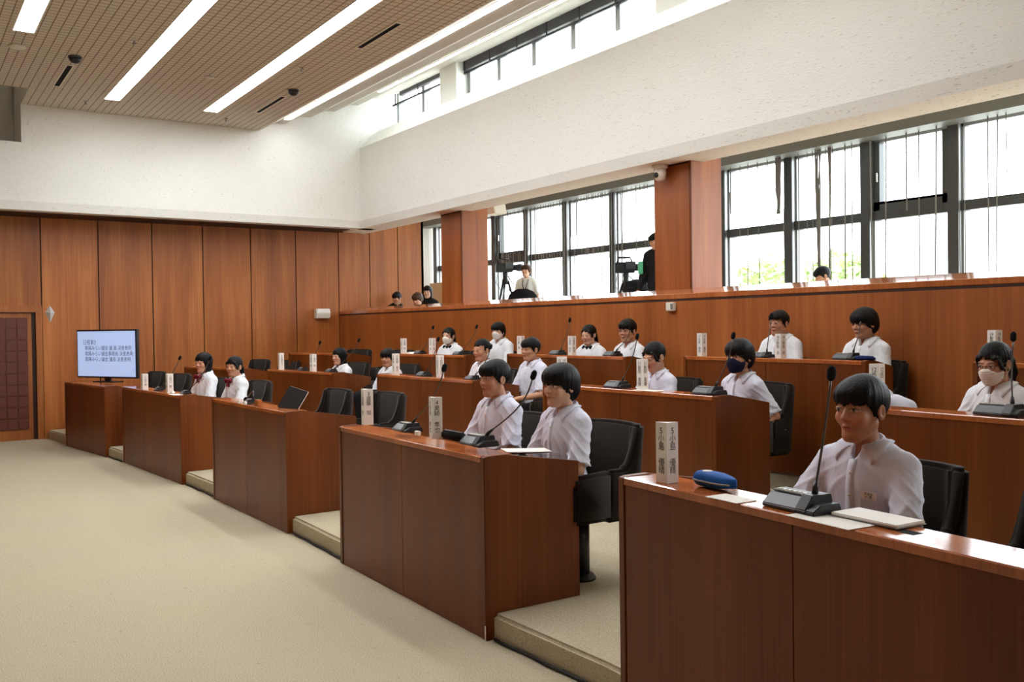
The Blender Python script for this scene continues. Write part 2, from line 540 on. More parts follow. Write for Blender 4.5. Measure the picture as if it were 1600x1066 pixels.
for i in range(4):
    strip(14.25 - 2.61 * i, 11.65 - 2.61 * i, -5.30, -5.40, 5.004, ['farthest segment of the narrow light strip along the tile edge', 'second segment of the narrow light strip along the tile edge', 'third segment of the narrow tile edge strip, beyond the frame', 'fourth segment of the narrow tile edge strip, beyond the frame'][i])
    strip(13.55 - 2.61 * i, 10.95 - 2.61 * i, -6.625, -6.68, 5.468, ['farthest segment of the thin light strip beside the high windows', 'second segment of the thin light strip beside the high windows', 'third segment of the thin strip by the high windows, out of frame', 'fourth segment of the thin strip by the high windows, out of frame'][i])

# other walls, behind and left of the camera, closing the room
o = MB().box(XN, XF + 2, YL, YL + .1, 0, 3.4).build('wall_left', M['wood_wall'])
struct(o, 'teak wall opposite the windows, outside the photo', 'wall')
o = MB().box(XF + .2, XF + .3, -2.1, YL, 0, 2.4).build('wall_far_backing', M['wood_dark'])
struct(o, 'dark backing behind the far door', 'wall')
o = MB().box(XN, XF + 2, YL, YL + .1, 3.4, 6.2).build('wall_left_upper', M['wood_wall'])
struct(o, 'teak upper wall opposite the windows, outside the photo', 'wall')
o = MB().box(XN - .1, XN, YP - 4, YL, 0, 6.2).build('wall_near', M['plaster_plain'])
struct(o, 'plain wall behind the camera, outside the photo', 'wall')

# gallery: parapet, sill, pillars, floor, ceiling
o = MB().box(XN, XF, YP - .12, YP, TIER[3] - .02, 1.845).build('wall_right', M['wood_rail'])
struct(o, 'teak parapet wall running behind the back row', 'wall')
o = MB().prism([(YP + .004, 1.872), (YP + .004, 1.916), (YP - .004, 1.920), (-7.08, 1.986), (-7.5, 1.992), (-7.5, 1.80), (YP - .1, 1.80)], 'x', XN, XF + .06).build('trim_sill', M['sill'])
struct(o, 'glossy teak sill along the top of the parapet', 'sill')
MB().box(XN, XF, YP - .02, YP - .004, 1.843, 1.874).build('dark_joint_shade', M['wood_dark'], o)  # dark strip paints the shadow line below the sill
for x0, x1, lb in ((11.72, 12.35, 'teak clad pillar on the sill beside the camera tripod'), (6.985, 7.56, 'teak clad pillar on the sill under the white dome camera')):
    c_ = MB().box(x0, x1, -7.095, -7.268, 1.955, ZS).box(x0, x1, -7.269, -7.55, 1.955, 4.1)
    c_ = c_.build('trim_pillar', M['wood_rail'])
    struct(c_, lb, 'pillar')
    MB().box(x0 + .004, x1 - .004, -7.088, -7.10, ZS - .018, ZS).build('dark_joint_shade', M['wood_dark'], c_)  # dark strip paints the soffit's shadow across the pillar top
    MB().box(x0 - .004, x0 + .03, -7.085, -7.096, 1.968, ZS).build('edge_strip', M['wood_desk'], c_)
o = MB().box(XN, 18.3, -7.35, -10.5, GF - .1, GF).build('floor_gallery', M['carpet'])
struct(o, 'gallery floor behind the parapet', 'floor')
o = MB().box(XN, 18.3, -7.27, -10.6, 4.1, 4.2).build('ceiling_gallery', M['plaster_plain'])
struct(o, 'gallery ceiling above the windows', 'ceiling')
o = MB().box(XN, 18.3, -7.48, -7.42, .9, 1.85).build('wall_gallery_front', M['plaster_plain'])
struct(o, 'back of the parapet on the gallery side', 'wall')
o = MB().box(XN, 18.3, YW - .1, YW + .1, GF - .2, 1.6).build('wall_gallery_dado', M['plaster_plain'])
struct(o, 'low wall below the gallery windows', 'wall')
o = MB().box(16.0, 17.95, YW + .14, YW + .3, GF, 2.6).build('wall_partition', mat('beige_board', rgb(196, 178, 146), .8))
struct(o, 'beige board low behind the long-haired woman in the gallery', 'partition')
# valance above the gallery windows
o = MB().box(XN, 18.2, YW + .14, YW + .44, 3.86, 4.098).build('trim_valance', M['valance'])
struct(o, 'grey metal valance over the gallery windows', 'valance')
MB().box(XN, 18.2, YW + .44, YW + .46, 4.03, 4.06).build('curtain_rail', M['white_plastic'], o)

ORD = ['first', 'second', 'third', 'fourth', 'fifth', 'sixth', 'seventh', 'eighth', 'ninth', 'tenth', 'eleventh', 'twelfth', 'thirteenth', 'fourteenth', 'fifteenth']
# gallery windows: one structure per bay, mullions between them
mull = [17.98, 16.75, 15.58, 14.43, 13.2, 11.88, 10.65, 9.4, 8.19, 7.0, 5.85, 4.7, 3.5, 2.3, 1.1]
for i, x in enumerate(mull):
    o = MB().box(x - .06, x + .06, YW - .12, YW + .13, 1.6, 4.0).build('trim_mullion', M['metal_grey'])
    struct(o, ORD[i] + ' deep aluminium mullion of the gallery windows, counted from the far end', 'mullion')
    MB().box(x - .066, x + .066, YW + .128, YW + .145, 1.6, 3.9).build('painted_backlit_front', M['metal_dark'], o)  # darker metal paints the backlit shade on the room-side face
for i in range(len(mull) - 1):
    x1, x0 = mull[i] - .05, mull[i + 1] + .05
    hop = i in (2, 9)
    wn = thing('window_%d' % (i + 1), ORD[i] + ' tall gallery window bay with transom, counted from the far end', 'window', ((x0 + x1) / 2, YW, 1.6)); wn['kind'] = 'structure'
    hw = (x1 - x0) / 2
    zt0, zt1 = 2.875 - 1.6, (3.0 if not hop else 3.1) - 1.6
    fw = .035 if not hop else .085
    MB().box(-hw, -hw + .035, -.03, .06, 0, 2.3).box(hw - .035, hw, -.03, .06, 0, 2.3).box(-hw, hw, -.03, .06, 2.24, 2.3).box(-hw, hw, -.03, .06, 0, .05).build('frame', M['metal_grey'], wn)
    MB().box(-hw, hw, -.03, .09, zt0, zt0 + .115).build('transom', M['metal_dark'], wn)
    if hop:
        MB().box(-hw + .03, -hw + .03 + fw, -.02, .08, zt0 + .1, 2.25).box(hw - .03 - fw, hw - .03, -.02, .08, zt0 + .1, 2.25).box(-hw + .03, hw - .03, -.02, .08, zt1 - .03, zt1 + .0).box(-hw + .03, hw - .03, -.02, .08, zt0 + .1, zt1).build('hopper_sash', M['metal_dark'], wn)
        MB().box(hw - .10, hw - .085, .08, .11, 1.75, 1.86).build('handle', M['chrome'], wn)
    MB().box(-hw + .02, hw - .02, -.005, .005, zt1, 2.25).build('upper_pane', M['glass'], wn)
    MB().box(-hw + .02, hw - .02, -.005, .005, .03, zt0).build('lower_pane', M['glass'], wn)

# string curtains: uncountable hanging strands
def strands(name, x0, x1, step, label, thick=()):
    m_ = MB()
    x = x0
    rnd = random.Random(int(x0 * 100))
    while x < x1:
        r_ = rnd.choice([.006, .008, .0105])
        dx = rnd.uniform(-.03, .03)
        z0 = 1.8 if rnd.random() < .7 else 3.86 - rnd.uniform(.3, 1.2)
        m_.tube([(x, YW + .22, 3.88), (x + dx * .3, YW + .22, 3.2), (x + dx, YW + .22, z0)], r_, 4)
        x += step * rnd.uniform(.4, 1.7)
    for (tx, n, zb, sp) in thick:
        for k in range(n):
            q = rnd.uniform(-sp, sp)
            m_.tube([(tx + q, YW + .24, 3.88), (tx + q * .5 + rnd.uniform(-.02, .02), YW + .24, 3.4), (tx + rnd.uniform(-.03, .03), YW + .24, zb)], .012, 4)
    o = m_.build(name, M['clear_string'])
    return tag(o, label, 'string curtain', None, 'stuff')
strands('string_curtain', 10.9, 15.3, .075, 'sparse grey string curtain across the left gallery windows')
strands('string_curtain', 5.2, 9.15, .16, 'sparse string curtain with knotted bunches across the right gallery windows', ((8.27, 14, 3.1, .05), (7.62, 6, 1.9, .05), (7.45, 3, 1.9, .03)))

# high windows: posts, sashes and rolled blinds
YH = -7.42
o = MB().box(XN, XF, YH - .12, YH, 5.72, 5.9).box(XN, XF, YH - .12, YH, 5.05, 5.17).build('trim_high_window_rail', M['plaster_plain'])
struct(o, 'white rails above and below the high windows', 'trim')
for i, (x0, x1) in enumerate(((11.97, 12.47), (7.05, 7.6), (2.2, 2.75), (-2.7, -2.2))):
    o = MB().box(x0, x1, -7.18, -7.6, 5.05, 5.75).build('trim_high_post', M['plaster_plain'])
    struct(o, ORD[i] + ' square white post between the high windows, counted from the far wall', 'post')
hb = [(12.47, 15.2, 'first'), (7.6, 11.97, 'second'), (2.75, 7.05, 'third'), (-2.2, 2.2, 'fourth')]
for k, (x0, x1, nm) in enumerate(hb):
    wn = thing('window_%d' % (20 + k), nm + ' bright high window strip under the stepped ceiling from the far wall', 'window', (x0, YH, 5.15)); wn['kind'] = 'structure'
    W_ = x1 - x0
    n = max(2, round(W_ / .93))
    for j in range(n + 1):
        xx = min(max(W_ * j / n, .04), W_ - .04)
        MB().box(xx - .045, xx + .045, -.08, .04, 0, .6).build('mullion', M['metal_grey'], wn)
    MB().box(0, W_, -.045, -.035, 0, .6).build('pane', M['glass'], wn)
for k, (x0, x1, nm) in enumerate(hb[:2]):
    bl = thing('venetian_blind', ['short raised dark blind on the far high window', 'long raised dark blind on the middle high window'][k], 'blind', (x0, -7.33, 5.5), 0, 'raised blinds on the high windows')
    W_ = (14.37 if k == 0 else 12.05) - x0
    sl = MB()
    zt = (.12 if k else .16)
    for j in range(12):
        zz = .03 + (.15 if k else .14) * j / 11 if k else .10 + .07 * j / 11
        sl.box(.04, W_ - (.02 if k else .3), -.03, .03, zz, zz + .006)
    sl.build('slats', M['blind'], bl)
    MB().box(.0, W_, -.018, .018, -.025, .005).build('bottom_rail', M['black_plastic'], bl)
    MB().box(.0, W_, -.02, .02, .19, .215).build('head_rail', M['metal_dark'], bl)
    n = max(3, round(W_ / .62))
    for j in range(n):
        xx = .12 + (W_ - .25) * j / (n - 1)
        MB().box(xx - .012, xx + .012, .022, .032, -.02, .2).build('ladder_tape', M['black_plastic'], bl)
# ------------------------------------------------------------------ desks
def desk(label, row, Lp, Rp, depth, group, joint=True, hole=None):
    (lx, ly, lz), (rx, ry, rz_) = Lp, Rp
    zb = {1: 0., 2: TIER[1], 3: TIER[3]}[row]
    zt = (lz + rz_) / 2 - zb
    hl = math.hypot(lx - rx, ly - ry) / 2
    ang = math.atan2(ly - ry, lx - rx)
    root = thing('council_desk', label, 'desk', ((lx + rx) / 2, (ly + ry) / 2, zb), ang, group)
    st = {1: .045, 2: .12, 3: .0}[row]
    zf = {1: TIER[1], 2: TIER[2] - TIER[1], 3: 0.}[row] + .001
    T = .038
    led = .19 if row < 3 else .15
    D = depth
    side = [(.004, .0), (.004, zt - .004), (-.02, zt + .002), (-.13, zt + .004), (-.22, zt - .012), (-D, zt - .072), (-D, zf), (-st - .03, zf), (-st - .03, 0.)]
    if row == 3: side = [(.004, 0.), (.004, zt - .004), (-.02, zt + .002), (-.1, zt + .003), (-.16, zt - .01), (-D, zt - .05), (-D, 0.)]
    for s in (1, -1):
        MB().prism(side, 'x', s * hl, s * (hl - T)).build('side_panel', M['wood_desk'], root, bevel=.003, seg=2)
    xi = hl - T - .004
    parts = ((-xi, -.002), (.002, xi)) if joint else ((-xi, xi),)
    for a, c in parts:
        MB().box(a, c, -.028, -.001, .0, zt - .03).build('front_panel', M['wood_desk'], root, bevel=.0015, seg=1)
    MB().box(-xi, xi, -.034, -.03, .0, zt - .03).build('joint_backing', M['wood_dark'], root)
    lg = MB().prism([(.003, zt - .03), (.003, zt - .004), (-.004, zt), (-led, zt), (-led, zt - .03)], 'x', -xi - .003, xi + .003).build('ledge', M['wood_top'], root)
    MB().prism([(-led - .002, zt - .075), (-led - .002, zt - .055), (-max(D - .14, led + .07), zt - .09), (-max(D - .14, led + .07), zt - .11)], 'x', -xi, xi).build('desktop', M['wood_top'], root)
    if hole is not None:
        MB().box(hole - .03, hole + .03, -.085, -.13, zt - .006, zt + .0008).build('cable_hole', M['foam'], root)
    return root
G1 = 'front row council desks'; G2 = 'middle row council desks'; G3 = 'back row council desks'
desk('front row desk at the far left beneath the flat screen', 1, (14.25, -2.02, .90), (12.56, -2.24, .914), .50, G1, False)
desk('front row desk with two girls in maroon ribbons behind it', 1, (11.95, -2.33, .922), (9.78, -2.473, .941), .60, G1)
desk('front row desk with a propped tablet, no one seated', 1, (8.767, -2.507, .951), (6.892, -2.542, .963), .60, G1)
desk('front row desk with two boys seated and the number 3 and 4 plates', 1, (5.812, -2.515, .90), (3.91, -2.48, .976), .60, G1)
desk('nearest front row desk with the blue pencil case', 1, (2.905, -2.508, .97), (1.0, -2.35, .97), .60, G1, True, -.36)
desk('middle row desk at the far left behind the ribbon girls', 2, (14.57, -3.75, 1.052), (12.95, -4.11, 1.056), .55, G2, False)
desk('middle row desk of the long-haired girl', 2, (12.23, -4.25, 1.057), (10.54, -4.5, 1.07), .55, G2)
desk('middle row desk behind the empty number 3 seat', 2, (9.53, -4.6, 1.07), (7.54, -4.68, 1.095), .55, G2)
desk('middle row desk of the navy-masked boy', 2, (6.44, -4.7, 1.094), (4.41, -4.7, 1.11), .55, G2)
desk('middle row desk at the right edge with the masked girl in glasses', 2, (3.32, -4.655, 1.102), (1.2, -4.60, 1.114), .55, G2)
desk('empty back row desk at the far left', 3, (13.27, -4.95, 1.25), (11.91, -5.3, 1.263), .42, G3)
desk('back row desk of the masked girl with the black bow', 3, (10.77, -5.5, 1.263), (9.40, -5.72, 1.272), .38, G3)
desk('back row desk with the ponytailed girl and the boy in glasses', 3, (8.71, -5.85, 1.282), (6.75, -5.935, 1.304), .34, G3)
desk('back row desk with two boys at the right', 3, (5.98, -5.95, 1.31), (4.10, -5.95, 1.32), .34, G3)
desk('back row desk cut off by the right edge of the photo', 3, (3.27, -5.9, 1.328), (1.4, -5.85, 1.33), .34, G3)

# ------------------------------------------------------------------ armchairs
def shell(samples, z0, rec, th):
    """samples: (x, y, nx, ny, ztop) along the outer line; nx,ny point inward"""
    m_ = MB(); vs = []; fs = []
    n = len(samples)
    for (x, y, nx, ny, zt) in samples:
        for (dx, z) in ((0, z0), (0, z0 + (zt - z0) * .5), (0, zt), (th, zt), (th, z0 + (zt - z0) * .5), (th, z0)):
            k = rec * max(0, z - z0) / .6
            vs.append((x + nx * dx, y + ny * dx - k, z))
    for i in range(n - 1):
        for k in range(6):
            fs.append((i * 6 + k, i * 6 + (k + 1) % 6, (i + 1) * 6 + (k + 1) % 6, (i + 1) * 6 + k))
    fs.append(tuple(range(6)))
    fs.append(tuple((n - 1) * 6 + k for k in range(6)))
    return m_.add(vs, fs)
def make_chair():
    root = thing('armchair', 'dark armchair', 'chair')
    hw, yb, rc = .285, -.27, .125
    pts = []
    def zt(y): 
        u = min(1, max(0, (y + .215) / .13))
        u = u * u * (3 - 2 * u)
        return .90 + (.66 - .90) * u
    for y in np.linspace(.02, yb + rc, 8): pts.append((hw, y, -1, 0, zt(y)))
    for q in np.linspace(0, 90, 7)[1:]:
        c_, s_ = math.cos(R(q)), math.sin(R(q))
        pts.append((hw - rc + rc * c_, yb + rc - rc * s_, -c_, s_, .90))
    left = [(-x, y, -nx, ny, z) for (x, y, nx, ny, z) in reversed(pts)]
    allp = pts + [(x, yb, 0, 1, .90 + .006 * (1 - (x / .18) ** 2)) for x in np.linspace(.15, -.15, 7)] + left
    shell(allp, .37, .055, .075).build('backrest', M['chair'], root, True, .03, 4)
    for s in (1, -1):
        MB().prism([(-.02, .38), (-.02, .66), (.22, .645), (.25, .61), (.25, .38)], 'x', s * hw, s * (hw - .075)).build('armrest', M['chair'], root, True, .03, 4)
    MB().box(-.205, .205, -.19, .25, .37, .47).build('seat', M['chair'], root, True, .035, 3)
    MB().lathe([(.055, .02), (.055, .372)], n=20).build('pedestal', M['black_plastic'], root, True)
    MB().lathe([(.09, 0), (.09, .012), (.075, .03), (.05, .035)], n=28).build('base_plate', M['black_plastic'], root, False)
    return root
chair0 = make_chair()
_used = [False]
def chair(x, y, tier, ang, label, group):
    c_ = chair0 if not _used[0] else copy_tree(chair0)
    _used[0] = True
    c_.location = (x, y, TIER[tier] + .001)
    c_.rotation_euler = (0, 0, R(ang - 90))
    c_['label'] = label
    c_['group'] = group
    return c_
CG = 'dark brown upholstered armchairs'
CH = [  # x, y, tier, facing angle, label
    (13.55, -2.88, 1, 100, 'empty dark armchair behind the leftmost name plate'),
    (12.55, -2.96, 1, 98, 'empty dark armchair behind the second name plate'),
    (8.10, -3.26, 1, 92, 'empty dark armchair behind the propped tablet'),
    (7.34, -3.42, 1, 91, 'empty dark armchair seen right of the number 3 plate'),
    (1.42, -3.12, 1, 86, 'dark armchair arm at the right edge behind the nearest desk'),
    (14.04, -4.55, 2, 102, 'empty dark armchair at the far left of the middle row'),
    (13.20, -4.72, 2, 102, 'dark armchair between the two left name plates of the middle row'),
    (12.65, -5.62, 3, 106, 'empty dark armchair at the far left of the back row'),
    (11.75, -5.86, 3, 104, 'empty dark armchair beside the leftmost back row name plate'),
]
for c_ in CH: chair(*c_, CG)

# ------------------------------------------------------------------ desk microphones
MG = 'gooseneck desk microphones'
def bez(p0, p1, p2, p3, n=14):
    out = []
    for i in range(n + 1):
        t_ = i / n; u = 1 - t_
        out.append(p0 * u ** 3 + p1 * 3 * u * u * t_ + p2 * 3 * u * t_ * t_ + p3 * t_ ** 3)
    return out
def microphone(label, base, head, wd=.21, ang=0., bend=None):
    k = wd / .21
    root = thing('desk_microphone', label, 'microphone', base, ang, MG)
    MB().prism([(.055 * k, 0), (.055 * k, .012 * k), (.018 * k, .042 * k), (-.05 * k, .048 * k), (-.055 * k, 0)], 'x', -.032 * k, .105 * k).build('base', M['charcoal'], root, False, .003, 2)
    MB().prism([(.062 * k, 0), (.062 * k, .014 * k), (.03 * k, .054 * k), (-.05 * k, .054 * k), (-.062 * k, 0)], 'x', -.032 * k, -.075 * k).prism([(.062 * k, 0), (.062 * k, .014 * k), (.03 * k, .03 * k), (-.05 * k, .03 * k), (-.062 * k, 0)], 'x', -.072 * k, -.106 * k).build('socket_block', M['black_plastic'], root, False, .003, 2)
    bp = MB().box(-.028 * k, .10 * k, .01 * k, -.044 * k, .044 * k, .0495 * k)
    bp.build('button_panel', M['grey_plastic'], root, False, .001, 1)
    bt = MB()
    for i in range(6): bt.box((-.02 + .02 * i) * k, (-.008 + .02 * i) * k, .003 * k, -.012 * k, .049 * k, .0515 * k)
    bt.build('buttons', M['white_plastic'], root)
    mi = Matrix.Rotation(-ang, 4, 'Z')
    p0 = Vector((-.045 * k, -.01 * k, .05 * k))
    if head is not None:
        h = mi @ (Vector(head) - Vector(base))
        d0 = (h - p0)
        p1 = p0 + Vector((d0.x * .45, d0.y * .3, .09 * k))
        p2 = h - Vector((d0.x * .08, d0.y * .3, .15 * k))
    else:
        h, p1, p2 = Vector((.20, -.03, .035)), p0 + Vector((-.02, -.02, .12)), Vector((.08, -.05, .10))
    pts = bez(p0, p1, p2, h)
    MB().tube(pts[1:], .0042, 8).build('gooseneck', M['neck'], root, True)
    MB().tube([p0 - Vector((0, 0, .01)), pts[1], pts[2]], [.010 * k, .009 * k, .006 * k], 10).build('ferrule', M['black_plastic'], root, True)
    dr = (pts[-1] - pts[-3]).normalized()
    MB().tube([h - dr * .006, h + dr * .0, h + dr * .006, h + dr * .03, h + dr * .042, h + dr * .047], [.006, .0125, .015, .0155, .011, .003], 12).build('microphone_head', M['foam'], root, True)
    return root
MICS = [
    ('far microphone between the two leftmost name plates of the front row', (10.776, -2.489, .936), (10.391, -2.622, 1.289), .15, .06),
    ('microphone in front of the short-haired ribbon girl', (9.921, -2.563, .938), (9.458, -2.685, 1.301), .15, .05),
    ('microphone with its neck folded down on the unattended desk', (7.929, -2.600, .957), None, .16, .0),
    ('microphone left of the number 4 name plate', (4.978, -2.600, .972), (4.685, -2.694, 1.345), .205, -.02),
    ('microphone between the two seated boys on the front desk', (3.986 + .14, -2.582, .972), (3.765, -2.683, 1.336), .22, -.02),
    ('nearest microphone, upright before the closest boy', (1.999, -2.531, .971), (1.946, -2.627, 1.409), .235, -.08),
    ('middle row microphone between the two left name plates', (11.454, -4.46, 1.064), (11.208, -4.596, 1.41), .17, .15),
    ('microphone in front of the long-haired girl', (10.75, -4.56, 1.064), (10.282, -4.722, 1.446), .17, .15),
    ('microphone left of the number 9 name plate in the middle row', (8.66, -4.734, 1.083), (8.528, -4.839, 1.461), .19, .04),
    ('microphone in front of the crop-haired boy in the middle row', (7.725, -4.771, 1.083), (7.554, -4.878, 1.389), .17, .04),
    ('microphone left of the number 11 name plate', (5.57, -4.80, 1.103), (5.439, -4.9, 1.491), .215, .0),
    ('microphone in front of the navy-masked boy', (4.573, -4.80, 1.103), (4.438, -4.9, 1.499), .23, .0),
    ('microphone at the right edge in front of the masked girl in glasses', (2.478, -4.746, 1.11), (2.468, -4.846, 1.496), .24, -.03),
    ('back row microphone between the two far name plates', (10.44, -5.655, 1.269), (10.308, -5.776, 1.59), .165, .16),
    ('back row microphone between the two masked students', (9.658, -5.776, 1.269), (9.46, -5.908, 1.591), .16, .16),
    ('back row microphone left of the number 16 name plate', (7.923, -5.985, 1.294), (7.835, -6.088, 1.648), .195, .04),
    ('back row microphone in front of the boy in glasses', (7.053, -6.023, 1.294), (6.907, -6.13, 1.56), .195, .04),
    ('back row microphone left of the number 18 name plate', (5.157, -6.05, 1.317), (5.143, -6.15, 1.643), .185, 0.),
    ('back row microphone before the boy with the long fringe', (4.331, -6.05, 1.317), (4.281, -6.15, 1.615), .205, 0.),
]
for lb, bs, hd, wd, an in MICS: microphone(lb, bs, hd, wd, an)

# ------------------------------------------------------------------ name plates
NG = 'folded paper name plates'
def plate(label, base, h, phi, lines):
    root = thing('name_plate', label, 'name plate', base, R(phi - 90), NG)
    q, ap, bk = .0438, .026, -.0178
    MB().prism([(0, ap), (-q, bk), (q, bk)], 'z', 0, h).build('card', M['paper'], root)
    n = len(lines)
    sz = .0335 * h / .235
    tm = None
    for s in (1, -1):
        if tm is None:
            tm = text_mesh('lettering', '\n'.join(lines), sz, M['ink'], root, lead=.92)
            o = tm
        else:
            o = bpy.data.objects.new('lettering', tm.data); COL.objects.link(o); o.parent = root
        a = R(45) if s == 1 else R(135)
        cx, cy = s * q / 2, (ap + bk) / 2
        nn = Vector((math.cos(a), math.sin(a), 0))
        o.location = Vector((cx, cy, h * .93)) + nn * .0007
        o.rotation_euler = (R(90), 0, a + R(90))
    return root
PL = [
    ('leftmost name plate of the front row', (11.132, -2.408, .924), .19, 140, '1 口厚千春'),
    ('second name plate from the left in the front row', (10.285, -2.481, .932), .21, 138, '2 田口　恵'),
    ('name plate numbered 3 before the empty armchair', (5.484, -2.565, .971), .235, 127, '3 遠藤　旭'),
    ('name plate numbered 4 beside the black pencil case', (4.54, -2.545, .971), .237, 121, '4 奥崎　隼也'),
    ('nearest name plate, numbered 5, by the blue pencil case', (2.654, -2.545, .971), .242, 136, '5 小島　優晴'),
    ('leftmost name plate of the middle row', (11.942, -4.338, 1.064), .225, 135, '6 大島なつ'),
    ('middle row name plate left of the long-haired girl', (11.105, -4.461, 1.064), .222, 146, '7 須田　瑞'),
    ('name plate hiding part of the bowl-cut student', (9.185, -4.663, 1.083), .237, 135, '8 斎藤　高大'),
    ('middle row name plate right of a microphone, numbered 9', (8.254, -4.70, 1.083), .233, 133, '9 松田正之丈'),
    ('name plate showing only its top behind a dark-haired boy', (6.24, -4.76, 1.103), .236, 143, '10 山田　光'),
    ('name plate numbered 11 in front of the girl looking down', (5.214, -4.75, 1.103), .238, 138, '11 飯岡　真優'),
    ('name plate numbered 12, half hidden behind the nearest boy', (3.171, -4.712, 1.110), .25, 137, '12 西　悠真'),
    ('leftmost name plate of the back row', (10.72, -5.56, 1.269), .20, 131, '13 高橋　晴'),
    ('back row name plate left of the masked girl with the bow', (10.119, -5.66, 1.269), .203, 146, '14 川合　愛'),
    ('back row name plate behind the boy with swept hair', (8.509, -5.908, 1.294), .204, 147, '15 小関　蓮'),
    ('back row name plate left of the ponytailed girl', (7.617, -5.948, 1.294), .203, 142, '16 増田　莉奈'),
    ('name plate numbered 17 alone at the left of its desk', (5.797, -6.0, 1.317), .206, 134, '17 大泉　優奈'),
    ('name plate numbered 18 before the boy with thick brows', (4.923, -6.0, 1.317), .199, 129, '18 小野島　亮'),
    ('name plate numbered 19 above the head of the masked girl in glasses', (3.144, -5.946, 1.330), .209, 123, '19 佐藤　凛'),
]
for lb, bs, h, phi, tx in PL:
    num, nm = tx.split(' ')
    plate(lb, bs, h, phi, [num] + [ch if ch != '　' else '' for ch in nm])

# ------------------------------------------------------------------ things on the desks
def paper(label, loc, sx, sy, ang, th=.0015, name='paper_sheet', tilt=(0, 0)):
    o = MB().box(-sx / 2, sx / 2, -sy / 2, sy / 2, 0, th).build(name, M['paper'])
    o.location = loc
    o.rotation_euler = (tilt[0], tilt[1], ang)
    return o
# nearest desk
pc = thing('pencil_case', 'bright blue zipped pencil case beside the number 5 plate', 'pencil case', (2.44, -2.60, .972), -.10)
prof_ = [(-.105, .018), (-.095, .026), (-.05, .034), (.03, .038), (.085, .036), (.10, .026), (.103, .018)]
def case(r0, r1, name, mt, sc):
    m_ = MB(); vs = []; fs = []; n = 16
    for i in range(15):
        x = -.105 + .21 * i / 14
        wy = .040 * (1 - abs((x - .02) / .128) ** 3.2) + .002
        hz = .030 * (.55 + .45 * min(1, (x + .105) / .09)) * (1 - max(0, (x - .085) / .02) ** 2 * .4)
        for k in range(n):
            q = 2 * PI * k / n
            cy, sz_ = math.cos(q), math.sin(q)
            cy = math.copysign(abs(cy) ** .6, cy); sz_ = math.copysign(abs(sz_) ** .7, sz_)
            vs.append((x, wy * cy * sc, .031 + hz * sz_ * sc))
    for i in range(14):
        for k in range(n):
            fs.append((i * n + k, i * n + (k + 1) % n, (i + 1) * n + (k + 1) % n, (i + 1) * n + k))
    fs.append(tuple(range(n))); fs.append(tuple(14 * n + k for k in range(n)))
    return m_.add(vs, fs).build(name, mt, pc, True)
case(0, 1, 'case_body', M['blue_cloth'], 1.)
zp = MB()
ptsz = []
for i in range(24):
    x = -.09 + .19 * i / 23
    wy = .040 * (1 - abs((x - .02) / .128) ** 3.2) + .003
    ptsz.append((x, wy + .0005, .026))
zp.tube(ptsz + [(.106, .02, .027), (.107, -.02, .027)], .0035, 6)
zp.build('zip', mat('grey_zip', rgb(150, 156, 150), .6), pc, True)
MB().lathe([(.020, 0), (.020, .001), (.001, .0012)], (0, 0, 0), 20).build('badge', M['paper'], pc, True, loc=(.055, .0, .0603))
nb = thing('notebook', 'open white notebook in front of the nearest boy', 'notebook', (1.74, -2.55, .976), -.08)
MB().box(-.125, .125, -.09, .045, 0, .010).build('pages', M['paper'], nb, False, .003, 2)
MB().box(-.127, .127, -.092, .047, -.002, .0).build('cover', M['grey_plastic'], nb)
tag(paper('', (1.83, -2.455, .9715), .26, .12, -.10), 'loose white sheet under the open notebook', 'paper')
tag(paper('', (2.27, -2.49, .9712), .16, .10, -.08), 'white sheet between the blue pencil case and the nearest microphone', 'paper')
# number 4 desk
bk = thing('pencil_case', 'flat black pencil case behind the number 4 plate', 'pencil case', (4.42, -2.60, .971), -.05)
MB().box(-.10, .10, -.03, .03, 0, .048).build('case_body', M['black_cloth'], bk, True, .010, 3)
MB().box(-.1005, .1005, -.004, .004, .0475, .0495).build('zip', M['grey_plastic'], bk)
tag(MB().box(-.02, .02, -.012, .012, 0, .025).build('eraser', M['paper'], None, False, .003, 2, (4.74, -2.545, .971)), 'small white eraser beside the number 4 plate', 'eraser')
pf = thing('open_booklet', 'open white booklet on the end of the two boys\' desk', 'booklet', (4.06, -2.84, .922), R(70))
MB().prism([(-.13, .004), (-.01, .007), (.12, .012), (.12, .008), (-.01, .002), (-.13, .001)], 'y', -.08, .07).build('pages', M['paper'], pf)
MB().box(-.12, .10, -.07, .06, -.004, .001).build('cover', M['black_cloth'], pf)
# second and third desk
tb = thing('tablet', 'black tablet with white edge propped on the unattended desk', 'tablet', (7.21, -2.66, .945), R(8))
MB().box(-.135, .135, -.005, .004, 0, .20).build('screen', M['black_plastic'], tb, False, .003, 2)
MB().box(-.139, .139, -.010, -.005, -.002, .204).build('edge_case', M['paper'], tb, False, .003, 2)
tb.rotation_euler = (R(32), R(-8), R(12))
tag(MB().box(-.03, .03, -.02, .02, 0, .035).build('crumpled_tissue', M['paper'], None, True, .012, 2, (10.08, -2.47, .933)), 'small crumpled white tissue beside the second front name plate', 'tissue')
for lx_, ly_, lb in ((7.98, -2.52, 'left white clip under the folded microphone'), (7.82, -2.52, 'right white clip under the folded microphone')):
    tag(MB().box(-.02, .02, -.01, .01, 0, .028).build('white_clip', M['paper'], None, False, .003, 2, (lx_, ly_, .958)), lb, 'clip')
tag(MB().box(-.045, .045, -.02, .02, 0, .055).build('wooden_block', M['wood_wall'], None, False, .004, 2, (7.60, -2.56, .958)), 'small brown block right of the folded microphone', 'block')
tag(paper('', (9.95, -2.47, .9335), .22, .10, .06), 'white sheet before the short-haired ribbon girl', 'paper')
